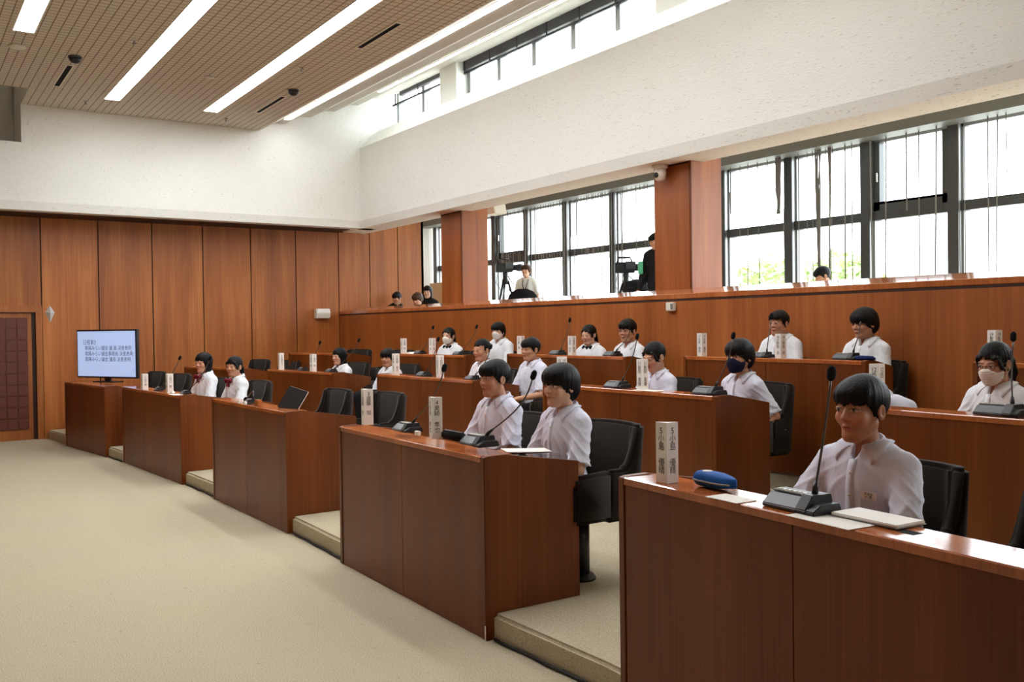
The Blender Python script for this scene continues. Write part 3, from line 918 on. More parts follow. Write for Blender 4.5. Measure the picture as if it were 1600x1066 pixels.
# middle and back row
tag(paper('', (5.16, -4.76, 1.1035), .24, .10, 0), 'white sheet at the foot of the number 11 plate', 'paper')
tag(MB().prism([(-.09, 0), (-.03, .022), (.09, 0)], 'y', -.05, .05).build('folded_paper', M['paper'], None, False, 0, 2, (10.66, -5.64, 1.2695)), 'bent white paper in front of an empty back row seat', 'paper')
tag(MB().prism([(-.09, 0), (-.07, .03), (.06, .034), (.09, 0)], 'y', -.03, .03).build('pencil_case', M['navy_case'], None, True, .008, 2, (4.17, -6.03, 1.3175)), 'dark blue pencil case on the end of the back row desk', 'pencil case')
bt_ = thing('memo_cards', 'small clear card case with paper beside the left front boy', 'card case', (4.19, -2.63, .971), .1)
MB().box(-.02, .02, -.012, .012, 0, .05).build('case_body', M['glass'], bt_)
MB().box(-.017, .017, -.006, .0, .004, .03).build('card', M['paper'], bt_)

# ------------------------------------------------------------------ flat screen on the far desk
tv = thing('flat_screen', 'lit flat screen showing Japanese text on the far left desk', 'screen', (13.68, -2.475, .905), R(118 - 90))
W_, H_, zc = 1.225, .675, .396
MB().box(-W_ / 2, W_ / 2, -.04, .012, zc - H_ / 2, zc + H_ / 2).build('bezel', M['black_plastic'], tv, False, .006, 2)
sc = MB().box(-W_ / 2 + .022, W_ / 2 - .022, .011, .0135, zc - H_ / 2 + .022, zc + H_ / 2 - .022).build('display', M['screen'], tv)
MB().box(-.055, .055, -.03, -.005, .0, zc - H_ / 2 + .02).build('stand_neck', M['black_plastic'], tv)
MB().box(-.22, .22, -.1, .07, 0, .014).build('stand_base', M['black_plastic'], tv, False, .005, 2)
for i, (tx, x0, y0, sz) in enumerate((('日程第3', .475, .155, .078), ('南陽みらい議会 議 員 決意表明', .435, .070, .069), ('南陽みらい議会事務局 決意表明', .435, -.008, .069), ('南陽みらい議会 議長 決意表明', .435, -.086, .069), ('◻', -.525, -.225, .055))):
    o = text_mesh('screen_text', tx, sz, M['screen_ink'], sc, 1.0, 'LEFT')
    o.location = (x0, .0142, zc + y0 + .04)
    o.rotation_euler = (R(90), 0, R(180))
# ------------------------------------------------------------------ fittings on walls and ceiling
k_ = thing('wall_emblem', 'silver kite-shaped wall lamp above the far door frame', 'wall lamp', (XF - .001, -2.0, 1.885))
MB().add([(0, 0, .132), (0, .066, .03), (0, 0, -.132), (0, -.066, .03), (-.05, 0, .02)], [(0, 1, 4), (1, 2, 4), (2, 3, 4), (3, 0, 4), (3, 2, 1, 0)]).build('shade', mat('silver_shade', rgb(206, 206, 204), .3, .5, .2), k_)
s_ = thing('wall_speaker', 'cream box fitting on the far wall near the corner', 'speaker', (XF - .001, -6.36, 1.885))
MB().prism([(0, -.085), (0, .085), (-.10, .085), (-.13, .01), (-.10, -.085)], 'y', -.13, .13).build('housing', M['white_plastic'], s_, False, .006, 2)
MB().box(-.127, -.10, -.11, .11, .018, .075).build('front_cover', M['paper'], s_)
o = thing('wall_sensor', 'small cream box on the parapet under the right pillar', 'sensor', (6.90, YP + .001, 1.79))
MB().box(-.055, .055, 0, .05, -.045, .045).build('housing', M['white_plastic'], o, False, .006, 2)
MB().box(-.05, -.02, .05, .054, -.03, .03).build('lens', M['grey_plastic'], o)
p = thing('dome_camera', 'white turret camera under the soffit by the right pillar', 'security camera', (7.36, -7.0, ZS))
MB().lathe([(.085, 0), (.085, -.035), (.06, -.05)], n=24).build('mount', M['white_plastic'], p, True)
MB().lathe([(.062, -.05), (.066, -.10), (.055, -.16), (.03, -.18)], n=24).build('housing', M['white_plastic'], p, True)
MB().lathe([(.03, .03), (.03, .068), (.002, .07)], n=16, axis='y').build('lens', M['black_plastic'], p, True, loc=(0, 0, -.115))
p = thing('gallery_speaker', 'white box speaker at the top of the left gallery window', 'speaker', (12.2, -8.0, 3.47))
MB().prism([(-.17, -.07), (-.13, .09), (.17, .09), (.17, -.07)], 'y', -.12, .12).build('housing', M['white_plastic'], p, False, .01, 2)
MB().box(-.03, .03, -.03, .03, .09, .63).build('hanger', M['white_plastic'], p)
def vent(label, x0, x1, y):
    v = thing('air_vent', label, 'air vent', ((x0 + x1) / 2, y, ZC - .001), 0, 'slot vents in the tiled ceiling')
    h_ = (x1 - x0) / 2
    MB().box(-h_ - .02, h_ + .02, -.045, -.03, -.006, 0).box(-h_ - .02, h_ + .02, .03, .045, -.006, 0).box(-h_ - .02, -h_, -.03, .03, -.006, 0).box(h_, h_ + .02, -.03, .03, -.006, 0).build('frame', M['white_plastic'], v)
    MB().box(-h_, h_, -.03, .03, -.002, 0).build('slot', M['foam'], v)
vent('short slot vent near the top left black dome', 12.2, 13.3, -1.86)
vent('slot vent at the far end of the ceiling, right of centre', 12.3, 13.39, -4.575)
vent('nearer slot vent in the upper middle of the ceiling', 8.72, 9.72, -4.53)
for x, y, lb in ((11.78, -1.85, 'black dome camera on the ceiling at the upper left'), (11.89, -4.56, 'black dome camera on the ceiling right of the strip light')):
    v = thing('ceiling_dome', lb, 'dome camera', (x, y, ZC - .001), 0, 'black ceiling domes')
    MB().lathe([(.075, 0), (.078, -.02)], n=24).build('ring', M['charcoal'], v, True)
    MB().lathe([(.07, -.02), (.062, -.05), (.04, -.075), (.002, -.085)], n=24).build('dome', M['black_plastic'], v, True)
v = thing('smoke_detector', 'white round smoke detector at the upper left of the ceiling', 'smoke detector', (11.7, -1.24, ZC - .001))
MB().lathe([(.09, 0), (.09, -.012), (.05, -.03), (.002, -.034)], n=24).build('housing', M['white_plastic'], v, True)
v = thing('smoke_detector', 'white round smoke detector between the two wide light strips', 'smoke detector', (11.84, -3.43, ZC - .001))
MB().lathe([(.06, 0), (.06, -.012), (.035, -.02), (.002, -.024)], n=24).build('housing', M['white_plastic'], v, True)
for x, y, lb in ((10.8, -2.30, 'sprinkler head left of the wide strip lights near the top'), (13.98, -2.32, 'far left sprinkler head near the white wall'), (10.85, -4.27, 'sprinkler head right of the third strip light'), (14.03, -4.30, 'far sprinkler head near the white wall, right of centre')):
    v = thing('sprinkler_head', lb, 'sprinkler', (x, y, ZC - .001), 0, 'ceiling sprinkler heads')
    MB().lathe([(.035, 0), (.035, -.006), (.012, -.01)], n=14).build('plate', M['chrome'], v, True)
    MB().lathe([(.008, -.01), (.008, -.035), (.022, -.038), (.022, -.041)], n=12).build('deflector', M['grey_plastic'], v, True)
# cables along the foot of the front tier
for x0, x1, lb in ((12.55, 11.97, 'black cable along the carpet step left of the ribbon girls\' desk'), (9.76, 8.8, 'black cable along the carpet step left of the unattended desk'), (6.87, 5.83, 'black cable along the carpet step left of the two boys\' desk'), (3.88, 2.93, 'black cable along the carpet step beside the nearest desk')):
    pts = [(x, yf(1, x) - .030 + .004 * math.sin(x * 17), .009) for x in np.linspace(x0, x1, 14)]
    tag(MB().tube(pts, .009, 8).build('floor_cable', M['cable'], None, True), lb, 'cable', 'black floor cables')
tag(MB().box(-.004, .004, -.001, .001, 0, .075).build('white_tape', M['paper'], None, False, 0, 1, (3.915, -2.4745, .001)), 'short white tape strip at the foot of the two boys\' desk corner', 'tape')
# ------------------------------------------------------------------ people: implicit bodies meshed on a graded grid
class Field:
    def __init__(s, xs, ys, zs):
        s.x, s.y, s.z = [np.asarray(a, float) for a in (xs, ys, zs)]
        s.F = np.full((len(s.x), len(s.y), len(s.z)), .2)
    def rng(s, lo, hi):
        out = []
        for a, l, h in zip((s.x, s.y, s.z), lo, hi):
            i0, i1 = np.searchsorted(a, l), np.searchsorted(a, h)
            if i1 <= i0: return None
            out.append(slice(i0, i1))
        return tuple(out)
    def grids(s, sl):
        return s.x[sl[0]][:, None, None], s.y[sl[1]][None, :, None], s.z[sl[2]][None, None, :]
    def put(s, fn, lo, hi, k=.01, op='u', pad=.03):
        sl = s.rng([l - pad for l in lo], [h + pad for h in hi])
        if sl is None: return s
        d = fn(*s.grids(sl))
        A = s.F[sl]
        if op == 'u':
            h = np.maximum(k - np.abs(A - d), 0) / k if k else 0
            s.F[sl] = np.minimum(A, d) - h * h * k * .25
        elif op == 's':
            d = -d
            h = np.maximum(k - np.abs(A - d), 0) / k if k else 0
            s.F[sl] = np.maximum(A, d) + h * h * k * .25
        return s
    def cap(s, a, b, ra, rb, k=.012, op='u', T=None):
        a, b = np.array(a, float), np.array(b, float)
        def fn(X, Y, Z):
            if T is not None: X, Y, Z = T(X, Y, Z)
            d = b - a; L = (d * d).sum() + 1e-12
            h = np.clip(((X - a[0]) * d[0] + (Y - a[1]) * d[1] + (Z - a[2]) * d[2]) / L, 0, 1)
            return np.sqrt((X - a[0] - h * d[0]) ** 2 + (Y - a[1] - h * d[1]) ** 2 + (Z - a[2] - h * d[2]) ** 2) - (ra + (rb - ra) * h)
        r = max(ra, rb)
        if T is None: lo, hi = np.minimum(a, b) - r, np.maximum(a, b) + r
        else:
            c = np.array(T.c(((a + b) / 2))); rr = np.linalg.norm(b - a) / 2 + r
            lo, hi = c - rr, c + rr
        return s.put(fn, lo, hi, k, op)
    def ell(s, c, r, k=.012, op='u', T=None):
        c, r = np.array(c, float), np.array(r, float)
        def fn(X, Y, Z):
            if T is not None: X, Y, Z = T(X, Y, Z)
            p = np.sqrt(((X - c[0]) / r[0]) ** 2 + ((Y - c[1]) / r[1]) ** 2 + ((Z - c[2]) / r[2]) ** 2)
            q = np.sqrt(((X - c[0]) / r[0] ** 2) ** 2 + ((Y - c[1]) / r[1] ** 2) ** 2 + ((Z - c[2]) / r[2] ** 2) ** 2) + 1e-9
            return p * (p - 1) / q
        if T is None: lo, hi = c - r, c + r
        else:
            cc = np.array(T.c(c)); lo, hi = cc - r.max(), cc + r.max()
        return s.put(fn, lo, hi, k, op)
    def mesh(s):
        F, I = s.F, None
        S = F < 0
        nx, ny, nz = F.shape
        c8 = [(i, j, k) for i in (0, 1) for j in (0, 1) for k in (0, 1)]
        cnt = np.zeros((nx - 1, ny - 1, nz - 1), np.int8)
        for (i, j, k) in c8: cnt += S[i:nx - 1 + i, j:ny - 1 + j, k:nz - 1 + k]
        act = (cnt > 0) & (cnt < 8)
        ii, jj, kk = np.nonzero(act)
        n = len(ii)
        acc = np.zeros((n, 3)); m = np.zeros(n)
        vals = {c: F[ii + c[0], jj + c[1], kk + c[2]] for c in c8}
        crd = {c: np.stack([s.x[ii + c[0]], s.y[jj + c[1]], s.z[kk + c[2]]], 1) for c in c8}
        for a in c8:
            for ax in range(3):
                if a[ax]: continue
                b = tuple(a[q] + (q == ax) for q in range(3))
                fa, fb = vals[a], vals[b]
                cr = (fa < 0) != (fb < 0)
                t_ = np.where(cr, fa / np.where(cr, fa - fb, 1), 0)
                acc += np.where(cr[:, None], crd[a] + (crd[b] - crd[a]) * t_[:, None], 0)
                m += cr
        V = acc / m[:, None]
        idx = np.full((nx - 1, ny - 1, nz - 1), -1, np.int64)
        idx[ii, jj, kk] = np.arange(n)
        Q = []
        for ax in range(3):
            sh = [slice(1, None)] * 3
            A = S[tuple(slice(0, -1) if q == ax else slice(None) for q in range(3))]
            B = S[tuple(slice(1, None) if q == ax else slice(None) for q in range(3))]
            d = A != B
            p = np.argwhere(d)
            o1, o2 = [(1, 2), (2, 0), (0, 1)][ax]
            ok = (p[:, o1] > 0) & (p[:, o2] > 0) & (p[:, o1] < F.shape[o1] - 1) & (p[:, o2] < F.shape[o2] - 1)
            p = p[ok]
            flip = A[p[:, 0], p[:, 1], p[:, 2]]
            def at(da, db):
                q = p.copy(); q[:, o1] += da; q[:, o2] += db
                return idx[q[:, 0], q[:, 1], q[:, 2]]
            quad = np.stack([at(-1, -1), at(0, -1), at(0, 0), at(-1, 0)], 1)
            quad[~flip] = quad[~flip][:, ::-1]
            Q.append(quad)
        return V, np.concatenate(Q)
def to_obj(name, V, Q, material, parent, col=None):
    me = bpy.data.meshes.new(name)
    me.vertices.add(len(V)); me.vertices.foreach_set('co', V.astype(np.float32).ravel())
    me.loops.add(Q.size); me.loops.foreach_set('vertex_index', Q.astype(np.int32).ravel())
    me.polygons.add(len(Q)); me.polygons.foreach_set('loop_start', np.arange(0, Q.size, 4, dtype=np.int32))
    me.update(calc_edges=True)
    me.validate()
    me.polygons.foreach_set('use_smooth', np.ones(len(me.polygons), bool))
    if col is not None:
        at = me.color_attributes.new('Col', 'FLOAT_COLOR', 'POINT')
        at.data.foreach_set('color', np.concatenate([col, np.ones((len(col), 1))], 1).astype(np.float32).ravel())
    me.materials.append(material)
    o = bpy.data.objects.new(name, me)
    COL.objects.link(o)
    o.parent = parent
    return o
class Tf:
    """maps grid points into a turned local frame"""
    def __init__(s, c, yaw=0, pitch=0, roll=0, scale=1.):
        s.o = np.array(c, float); s.s = scale
        m = Matrix.Rotation(yaw, 3, 'Z') @ Matrix.Rotation(pitch, 3, 'X') @ Matrix.Rotation(roll, 3, 'Y')
        s.m = np.array(m)
    def __call__(s, X, Y, Z):
        x, y, z = X - s.o[0], Y - s.o[1], Z - s.o[2]
        m = s.m / s.s
        return (m[0, 0] * x + m[1, 0] * y + m[2, 0] * z, m[0, 1] * x + m[1, 1] * y + m[2, 1] * z, m[0, 2] * x + m[1, 2] * y + m[2, 2] * z)
    def c(s, p): return s.o + s.m @ np.array(p) * s.s
class Scaled:
    """Field wrapper giving distances in the scaled head frame"""
def graded(parts):
    out = []
    for a, b, st in parts:
        n = max(1, int(round((b - a) / st)))
        out += list(np.linspace(a, b, n, endpoint=False))
    out.append(parts[-1][1])
    return np.array(out)
SKINS = [rgb(204, 156, 128), rgb(192, 142, 112), rgb(212, 168, 142), rgb(180, 128, 98)]

def person(label, pos, face, body, hz, hs=1., res=1, hair='boy', shirt='shirt', skin=1, pitch=0., lean=0., mask=None, glasses=False, ribbon=None,
           stand=False, group=None, tail=False, haircol='hair', tuck=False, sleeve=.86, arms='lap', details=False, wide=1., collar=True, roll=0., fringe=0.):
    """pos = ground point under the seat (x,y,z of the floor); face/body = facing angles in degrees; hz = head centre height over that floor"""
    root = thing('person', label, 'person', pos, R(body - 90), group)
    yaw = R(face - body)
    hf = {0: .0032, 1: .0042, 2: .0065}[res]
    bf = {0: .010, 1: .013, 2: .018}[res]
    hip = .525 if not stand else .92
    sh = hz - .168 * hs - .012                     # shoulder height
    LT = Tf((0, 0, hip), 0, -lean)                # torso frame, leaning forward
    def P(x, y, z):                               # torso point -> person space
        return LT.c((x, y, z - hip))
    neck = P(0, -.025, sh + .045)
    hc = np.array(P(0, .02, hz))
    if lean > .5: hc = np.array(P(0, 0, sh)) + np.array((0, .16, -.09))
    HT = Tf(hc, yaw, -pitch, roll, hs)
    # ---- body field
    xr = .13 + .02
    xs = graded([(-.40, -xr + hc[0], bf * 1.3), (-xr + hc[0], xr + hc[0], hf), (xr + hc[0], .40, bf * 1.3)])
    ys = graded([(-.26, hc[1] - .135, bf), (hc[1] - .135, hc[1] + .145, hf), (hc[1] + .145, max(.64, hc[1] + .2), bf * 1.3)])
    zs = graded([(-.02, hc[2] - .15, bf * 1.2), (hc[2] - .15, hc[2] + .14, hf), (hc[2] + .14, hc[2] + .17, bf)])
    if lean > .5: zs = graded([(-.02, hc[2] - .15, bf * 1.2), (hc[2] - .15, hc[2] + .14, hf), (hc[2] + .14, max(hc[2] + .17, sh), bf)])
    B = Field(xs, ys, zs)
    def c(a, b, ra, rb, k=.02): B.cap(a, b, ra, rb, k)
    def torso(Fd, g, k=.05):
        rz_ = max(.15, (sh - hip) * .40)
        Fd.ell((0, -.004, .09 + rz_ - .15), (.130 * wide + g, .098 + g, rz_ + g), k, 'u', LT)
        Fd.ell((0, .0, sh - .13 - hip), (.136 * wide + g, .096 + g, .175 + g), k, 'u', LT)
        Fd.cap((-.118 * wide, -.014, sh - .018 - hip), (.118 * wide, -.014, sh - .018 - hip), .048 + g, .048 + g, k, 'u', LT)
        Fd.cap((-.07, -.022, sh + .022 - hip), (.07, -.022, sh + .022 - hip), .038 + g, .038 + g, k, 'u', LT)
    torso(B, -.012)
    arm = {}
    for s in (1, -1):
        S0 = P(s * .150 * wide, -.014, sh - .030)
        if arms == 'lap':
            E0 = np.array((s * (.205 * wide + .01), .07, sh - .27)); W0 = np.array((s * .115, .27, sh - .30))
        elif arms == 'desk':
            E0 = np.array((s * (.205 * wide + .01), .12, sh - .24)); W0 = np.array((s * .10, .33, sh - .235))
        elif arms == 'back':
            E0 = np.array((s * (.25 * wide), -.09, sh - .25)); W0 = np.array((s * .22, .10, sh - .36))
        else:
            E0 = np.array((s * (.20 * wide), .0, sh - .28)); W0 = np.array((s * .21, .12, sh - .50))
        if lean > .5:
            E0 = np.array((s * .24, S0[1] + .06, S0[2] - .18)); W0 = np.array((s * .13, S0[1] - .02, hip + .08))
        arm[s] = (S0, E0, W0)
        c(S0, E0, .042, .036, .02); c(E0, W0, .036, .024, .01)
        # hand: palm, four unequal fingers, thumb
        d = (W0 - E0) / np.linalg.norm(W0 - E0)
        side = np.cross(d, (0, 0, 1)); side /= np.linalg.norm(side)
        dn = np.cross(side, d)
        pm = W0 + d * .045
        B.cap(W0 + d * .01, pm + d * .02 + side * .018, .021, .017, .012); B.cap(W0 + d * .01, pm + d * .02 - side * .018, .021, .017, .012)
        for q, L in ((-.027, .052), (-.009, .060), (.009, .066), (.027, .058)):
            k0 = pm + d * .03 + side * q * s
            k1 = k0 + d * L * .6 - dn * -.006
            k2 = k1 + d * L * .35 + dn * (-.018)
            B.cap(k0, k1, .0088, .008, .006); B.cap(k1, k2, .008, .007, .004)
        th = W0 + d * .02 + side * .026 * s
        B.cap(th, th + d * .03 + side * .018 * s, .012, .010, .008); B.cap(th + d * .03 + side * .018 * s, th + d * .058 + side * .016 * s, .010, .008, .004)
    legs = {}
    for s in (1, -1):
        if not stand:
            H0, K0, A0, T0 = (s * .085, -.01, hip - .02), (s * .10, .40, hip - .005), (s * .10, .37, .085), (s * .11, .52, .035)
            if tuck: K0, A0, T0 = (s * .10, .31, hip - .005), (s * .10, .17, .085), (s * .11, .30, .035)
        else:
            H0, K0, A0, T0 = (s * .085, 0, hip - .03), (s * .10, .02, hip * .52), (s * .10, -.02, .085), (s * .12, .12, .035)
        legs[s] = (H0, K0, A0)
        c(H0, K0, .080, .056, .03); c(K0, A0, .054, .037, .02); B.cap(A0, T0, .038, .030, .02); B.cap((A0[0], A0[1] - .03, .04), T0, .034, .030, .02)
    # neck and head
    hn = HT.c((0, -.022, -.075))
    B.cap(P(0, -.028, sh + .01), hn, .049, .046, .03)
    H = dict(T=HT)
    h = hs
    B.ell((0, -.014, .030), (.0725, .090, .082), .02, 'u', HT)
    B.ell((0, .026, -.030), (.056, .062, .074), .03, 'u', HT)
    B.ell((0, .058, -.092), (.024, .024, .020), .025, 'u', HT)
    for s in (1, -1):
        B.cap((s * .047, .000, -.052), (s * .020, .052, -.096), .017, .015, .025, 'u', HT)
        B.ell((s * .038, .060, -.026), (.022, .021, .022), .02, 'u', HT)
        B.ell((s * .032, .095, .004), (.020, .0105, .0115), .012, 's', HT)
        B.ell((s * .031, .0755, .003), (.0155, .0135, .0115), .006, 'u', HT)
        B.cap((s * .017, .0835, .0235), (s * .046, .074, .0235), .0065, .005, .014, 'u', HT)
        B.cap((s * .016, .0865, .0085), (s * .046, .078, .0075), .0048, .004, .004, 'u', HT)
        B.ell((s * .0115, .091, -.0285), (.0085, .0095, .0075), .006, 'u', HT)
        B.ell((s * .0755, -.010, -.006), (.0085, .019, .031), .008, 'u', HT)
        B.ell((s * .083, -.006, -.004), (.006, .010, .018), .006, 's', HT)
    B.cap((0, .0815, .010), (0, .1015, -.025), .0062, .0090, .013, 'u', HT)
    B.ell((0, .0850, -.0555), (.0185, .010, .0065), .006, 'u', HT)
    B.ell((0, .0825, -.0640), (.0155, .010, .0065), .006, 'u', HT)
    B.ell((0, .0985, -.060), (.020, .006, .0016), .004, 's', HT)
    V, Q = B.mesh()
    lx, ly, lz = HT(V[:, 0], V[:, 1], V[:, 2])
    sk = np.array(SKINS[skin][:3])
    col = np.tile(sk, (len(V), 1))
    inh = (np.abs(lx) < .1) & (np.abs(lz) < .14) & (ly > .035)
    def soft(e): return np.clip(1.5 - e, 0, 1)[:, None] * inh[:, None]
    ax = np.abs(lx)
    def paint(e, cc, amt=1.):
        nonlocal col
        w_ = soft(e) * amt
        col = col * (1 - w_) + np.array(cc[:3]) * w_
    paint(np.sqrt(((ax - .034) / .030) ** 2 + ((lz + .030) / .022) ** 2), rgb(214, 140, 118), .30)
    paint(np.sqrt(((ax - .030) / .0128) ** 2 + ((lz - .002) / .0056) ** 2), rgb(226, 218, 212), .8 if res == 0 else .3)
    paint(np.sqrt(((ax - .031) / .0062) ** 2 + ((lz - .002) / .0060) ** 2), rgb(26, 18, 16), 1.)
    paint(np.sqrt(((ax - .031) / .0170) ** 2 + ((lz - .0082 + 14 * (ax - .031) ** 2) / .0022) ** 2), rgb(30, 20, 18), .95 if res == 0 else .6)
    paint(np.sqrt(((ax - .033) / .0170) ** 2 + ((lz - .0255 - .02 * (ax - .033) + 9 * (ax - .034) ** 2) / .0036) ** 2), rgb(34, 26, 24), .85 if res == 0 else .4)
    paint(np.sqrt((lx / .0185) ** 2 + ((lz + .0595) / .0085) ** 2), rgb(170, 96, 86), .75)
    paint(np.sqrt((lx / .0180) ** 2 + ((lz + .0598) / .0018) ** 2), rgb(110, 54, 50), .9)
    paint(np.sqrt(((ax - .0075) / .0042) ** 2 + ((lz + .0345) / .003) ** 2), rgb(96, 52, 42), .9)
    to_obj('body', V, Q, M['skin'], root, col)
    # ---- hair
    hh = hf * 1.1
    ext = .30 if hair in ('long', 'bob') or tail else .17
    xs = np.arange(hc[0] - .15, hc[0] + .15, hh); ys = np.arange(hc[1] - .22, hc[1] + .17, hh); zs = np.arange(hc[2] - ext, hc[2] + .155, hh)
    Hf = Field(xs, ys, zs)
    seed = (abs(hash(label)) % 1000) / 100. if False else (sum(map(ord, label)) % 997) / 100.
    if hair == 'crop':
        Hf.ell((0, -.016, .038), (.081, .098, .088), .01, 'u', HT)
        fz, cutz = .052, -.012
    elif hair == 'boy':
        Hf.ell((0, -.014, .036), (.084, .102, .093), .01, 'u', HT); Hf.ell((0, .036, .052), (.070, .072, .050), .03, 'u', HT)
        fz, cutz = .022, -.03
    elif hair == 'mop':
        Hf.ell((0, -.012, .034), (.093, .108, .096), .01, 'u', HT); Hf.ell((0, .035, .050), (.080, .072, .056), .03, 'u', HT)
        Hf.ell((0, -.05, -.02), (.080, .065, .075), .03, 'u', HT)
        fz, cutz = .012, -.045
    elif hair == 'bob':
        Hf.ell((0, -.012, .034), (.093, .106, .094), .01, 'u', HT); Hf.ell((0, -.02, -.035), (.089, .080, .105), .03, 'u', HT)
        fz, cutz = .024, -.105
    elif hair == 'long':
        Hf.ell((0, -.012, .034), (.092, .106, .094), .01, 'u', HT); Hf.ell((0, -.03, -.06), (.089, .076, .140), .03, 'u', HT)
        fz, cutz = .026, -.22
    else:  # pulled back
        Hf.ell((0, -.014, .036), (.083, .100, .090), .01, 'u', HT)
        for s in (1, -1): Hf.cap((s * .052, .068, .045), (s * .074, .030, -.040), .014, .010, .02, 'u', HT)
        fz, cutz = .040, -.04
    fz += fringe
    sl = tuple(slice(None) for _ in range(3))
    X, Y, Z = Hf.grids(sl)
    a, b_, e = HT(X, Y, Z)
    th = np.arctan2(a, b_ + .03)
    # strands
    cl = np.sin(th * 13 + seed + 2.5 * np.sin(th * 5 + seed) + e * 9) * .5 + np.sin(th * 29 + 2 * seed + 3 * np.sin(e * 16)) * .3
    Hf.F += .0016 * cl * np.clip((.12 - e) / .06, 0, 1) + .0010 * np.sin(a * 45 + seed) * np.sin(b_ * 40 + e * 34)
    # face opening, fringe with uneven ends
    fr_ = fz + .006 * np.sin(a * 150 + seed) + .004 * np.sin(a * 333 + 2 * seed) + .25 * np.maximum(np.abs(a) - .045, 0)
    hw_ = {'long': .056, 'bob': .058}.get(hair, .064 if hair != 'crop' else .070)
    if hair in ('pulled',): fr_ = fr_ + .35 * (.045 - np.abs(a - .015)).clip(0)
    face_open = np.maximum(np.maximum(e - fr_, .022 + (e < -.02) * .0 - b_), np.abs(a) - hw_ - .10 * np.maximum(b_ - .05, 0))
    Hf.F = np.maximum(Hf.F, -face_open)
    if hair in ('crop', 'boy', 'mop', 'pulled'):
        # nape and side trimming, ear gap
        low = (cutz - .02 + .55 * (b_ + .02).clip(0) - .5 * (-.03 - b_).clip(0, .055)) - e + .003 * np.sin(a * 200 + b_ * 260)
        if hair == 'mop': low = low - .01
        Hf.F = np.maximum(Hf.F, low)
        if hair in ('crop', 'boy', 'pulled'):
            ear = np.sqrt(((np.abs(a) - .085) / .02) ** 2 + ((b_ + .006) / .020) ** 2 + ((e + .012) / .034) ** 2) - 1
            Hf.F = np.maximum(Hf.F, -ear * .02)
    else:
        Hf.F = np.maximum(Hf.F, (cutz + .008 * np.sin(a * 120 + seed)) - e)
    if tail:
        Hf.cap((0, -.098, .0), (0, -.135, -.02), .020, .026, .012, 'u', HT); Hf.cap((0, -.135, -.02), (0, -.150, -.09), .028, .026, .012, 'u', HT); Hf.cap((0, -.15, -.09), (0, -.135, -.16), .024, .008, .012, 'u', HT)
    V, Q = Hf.mesh()
    to_obj('hair', V, Q, M[haircol], root)
    # ---- shirt
    sf = {0: .0065, 1: .0085, 2: .012}[res]
    tz1 = max(sh + .10, P(0, 0, sh + .08)[2])
    ymax = max(.26, P(0, 0, sh)[1] + .25)
    xs = np.arange(-.36, .361, sf); ys = np.arange(-.24, ymax, sf); zs = np.arange(hip - .06, tz1, sf)
    Sf = Field(xs, ys, zs)
    torso(Sf, .010, .06)
    X, Y, Z = Sf.grids(sl)
    for s in (1, -1):
        S0, E0, W0 = arm[s]
        L = sleeve
        end = S0 + (E0 - S0) * L
        Sf.cap(S0 - (E0 - S0) * .02, end + (E0 - S0) * .3, .053, .063, .045)
        d = (E0 - S0) / np.linalg.norm(E0 - S0)
        if sleeve < 1.1:
            cut = (X - end[0]) * d[0] + (Y - end[1]) * d[1] + (Z - end[2]) * d[2]
            near = np.sqrt((X - end[0] - d[0] * .04) ** 2 + (Y - end[1] - d[1] * .04) ** 2 + (Z - end[2] - d[2] * .04) ** 2) < .105
            outer = (s * X > .138 * wide)
            Sf.F = np.where(near & outer & (cut > -.02), np.maximum(Sf.F, cut), Sf.F)
        else:
            Sf.cap(E0, W0, .056, .042, .02)
    low = np.clip((sh + .02 - Z) / .20, .3, 1.15)
    def ridge(p, sharp): return (1 - np.abs(np.sin(p))) ** sharp
    ax_ = np.abs(X)
    w1 = 1.6 * np.sin(Z * 15 + seed) + 1.1 * np.sin(X * 13 - Z * 8 + 2 * seed)
    f1 = ridge(ax_ * 46 + Z * 27 + 1.5 * w1 + seed, 2)                       # folds falling from the shoulders
    f2 = ridge(Z * 52 - ax_ * 26 + 1.6 * np.sin(X * 24 + seed) + seed * 2, 2) * np.clip((sh - .16 - Z) / .1, 0, 1)
    f3 = ridge(Z * 64 + ax_ * 38 + 1.7 * np.sin(Y * 20 + Z * 12 + seed), 2) * (ax_ > .13 * wide)
    Sf.F -= (1.5 if res == 0 else 1.) * (.0050 * f1 + .0060 * f2 + .0055 * f3) * low - .004 * low
    Sf.put(lambda X, Y, Z: (lambda x, y, z: np.sqrt((x / .052) ** 2 + ((y + .022) / .058) ** 2 + ((z - (sh + .055 - hip)) / .06) ** 2) * .05 - .05)(*LT(X, Y, Z)), np.array(neck) - .15, np.array(neck) + .15, .004, 's')
    if collar: Sf.put(lambda X, Y, Z: (lambda x, y, z: np.sqrt((x / .016) ** 2 + ((y - .05) / .035) ** 2 + ((z - (sh + .035 - hip)) / .04) ** 2) * .03 - .03)(*LT(X, Y, Z)), np.array(neck) - .15, np.array(neck) + .15, .004, 's')
    V, Q = Sf.mesh()
    mat_s = M[shirt]
    to_obj('shirt' if collar else 'top', V, Q, mat_s, root)
    def surf(x, z, y0=.3):
        """front surface of the shirt in person space"""
        i = np.argmin(np.abs(Sf.x - x)); k = np.argmin(np.abs(Sf.z - z))
        colm = Sf.F[i, :, k]
        j = np.nonzero(colm < 0)[0]
        if not len(j): return .1
        j = j[-1]
        if j + 1 >= len(Sf.y): return Sf.y[j]
        t_ = colm[j] / (colm[j] - colm[j + 1])
        return Sf.y[j] + (Sf.y[j + 1] - Sf.y[j]) * t_
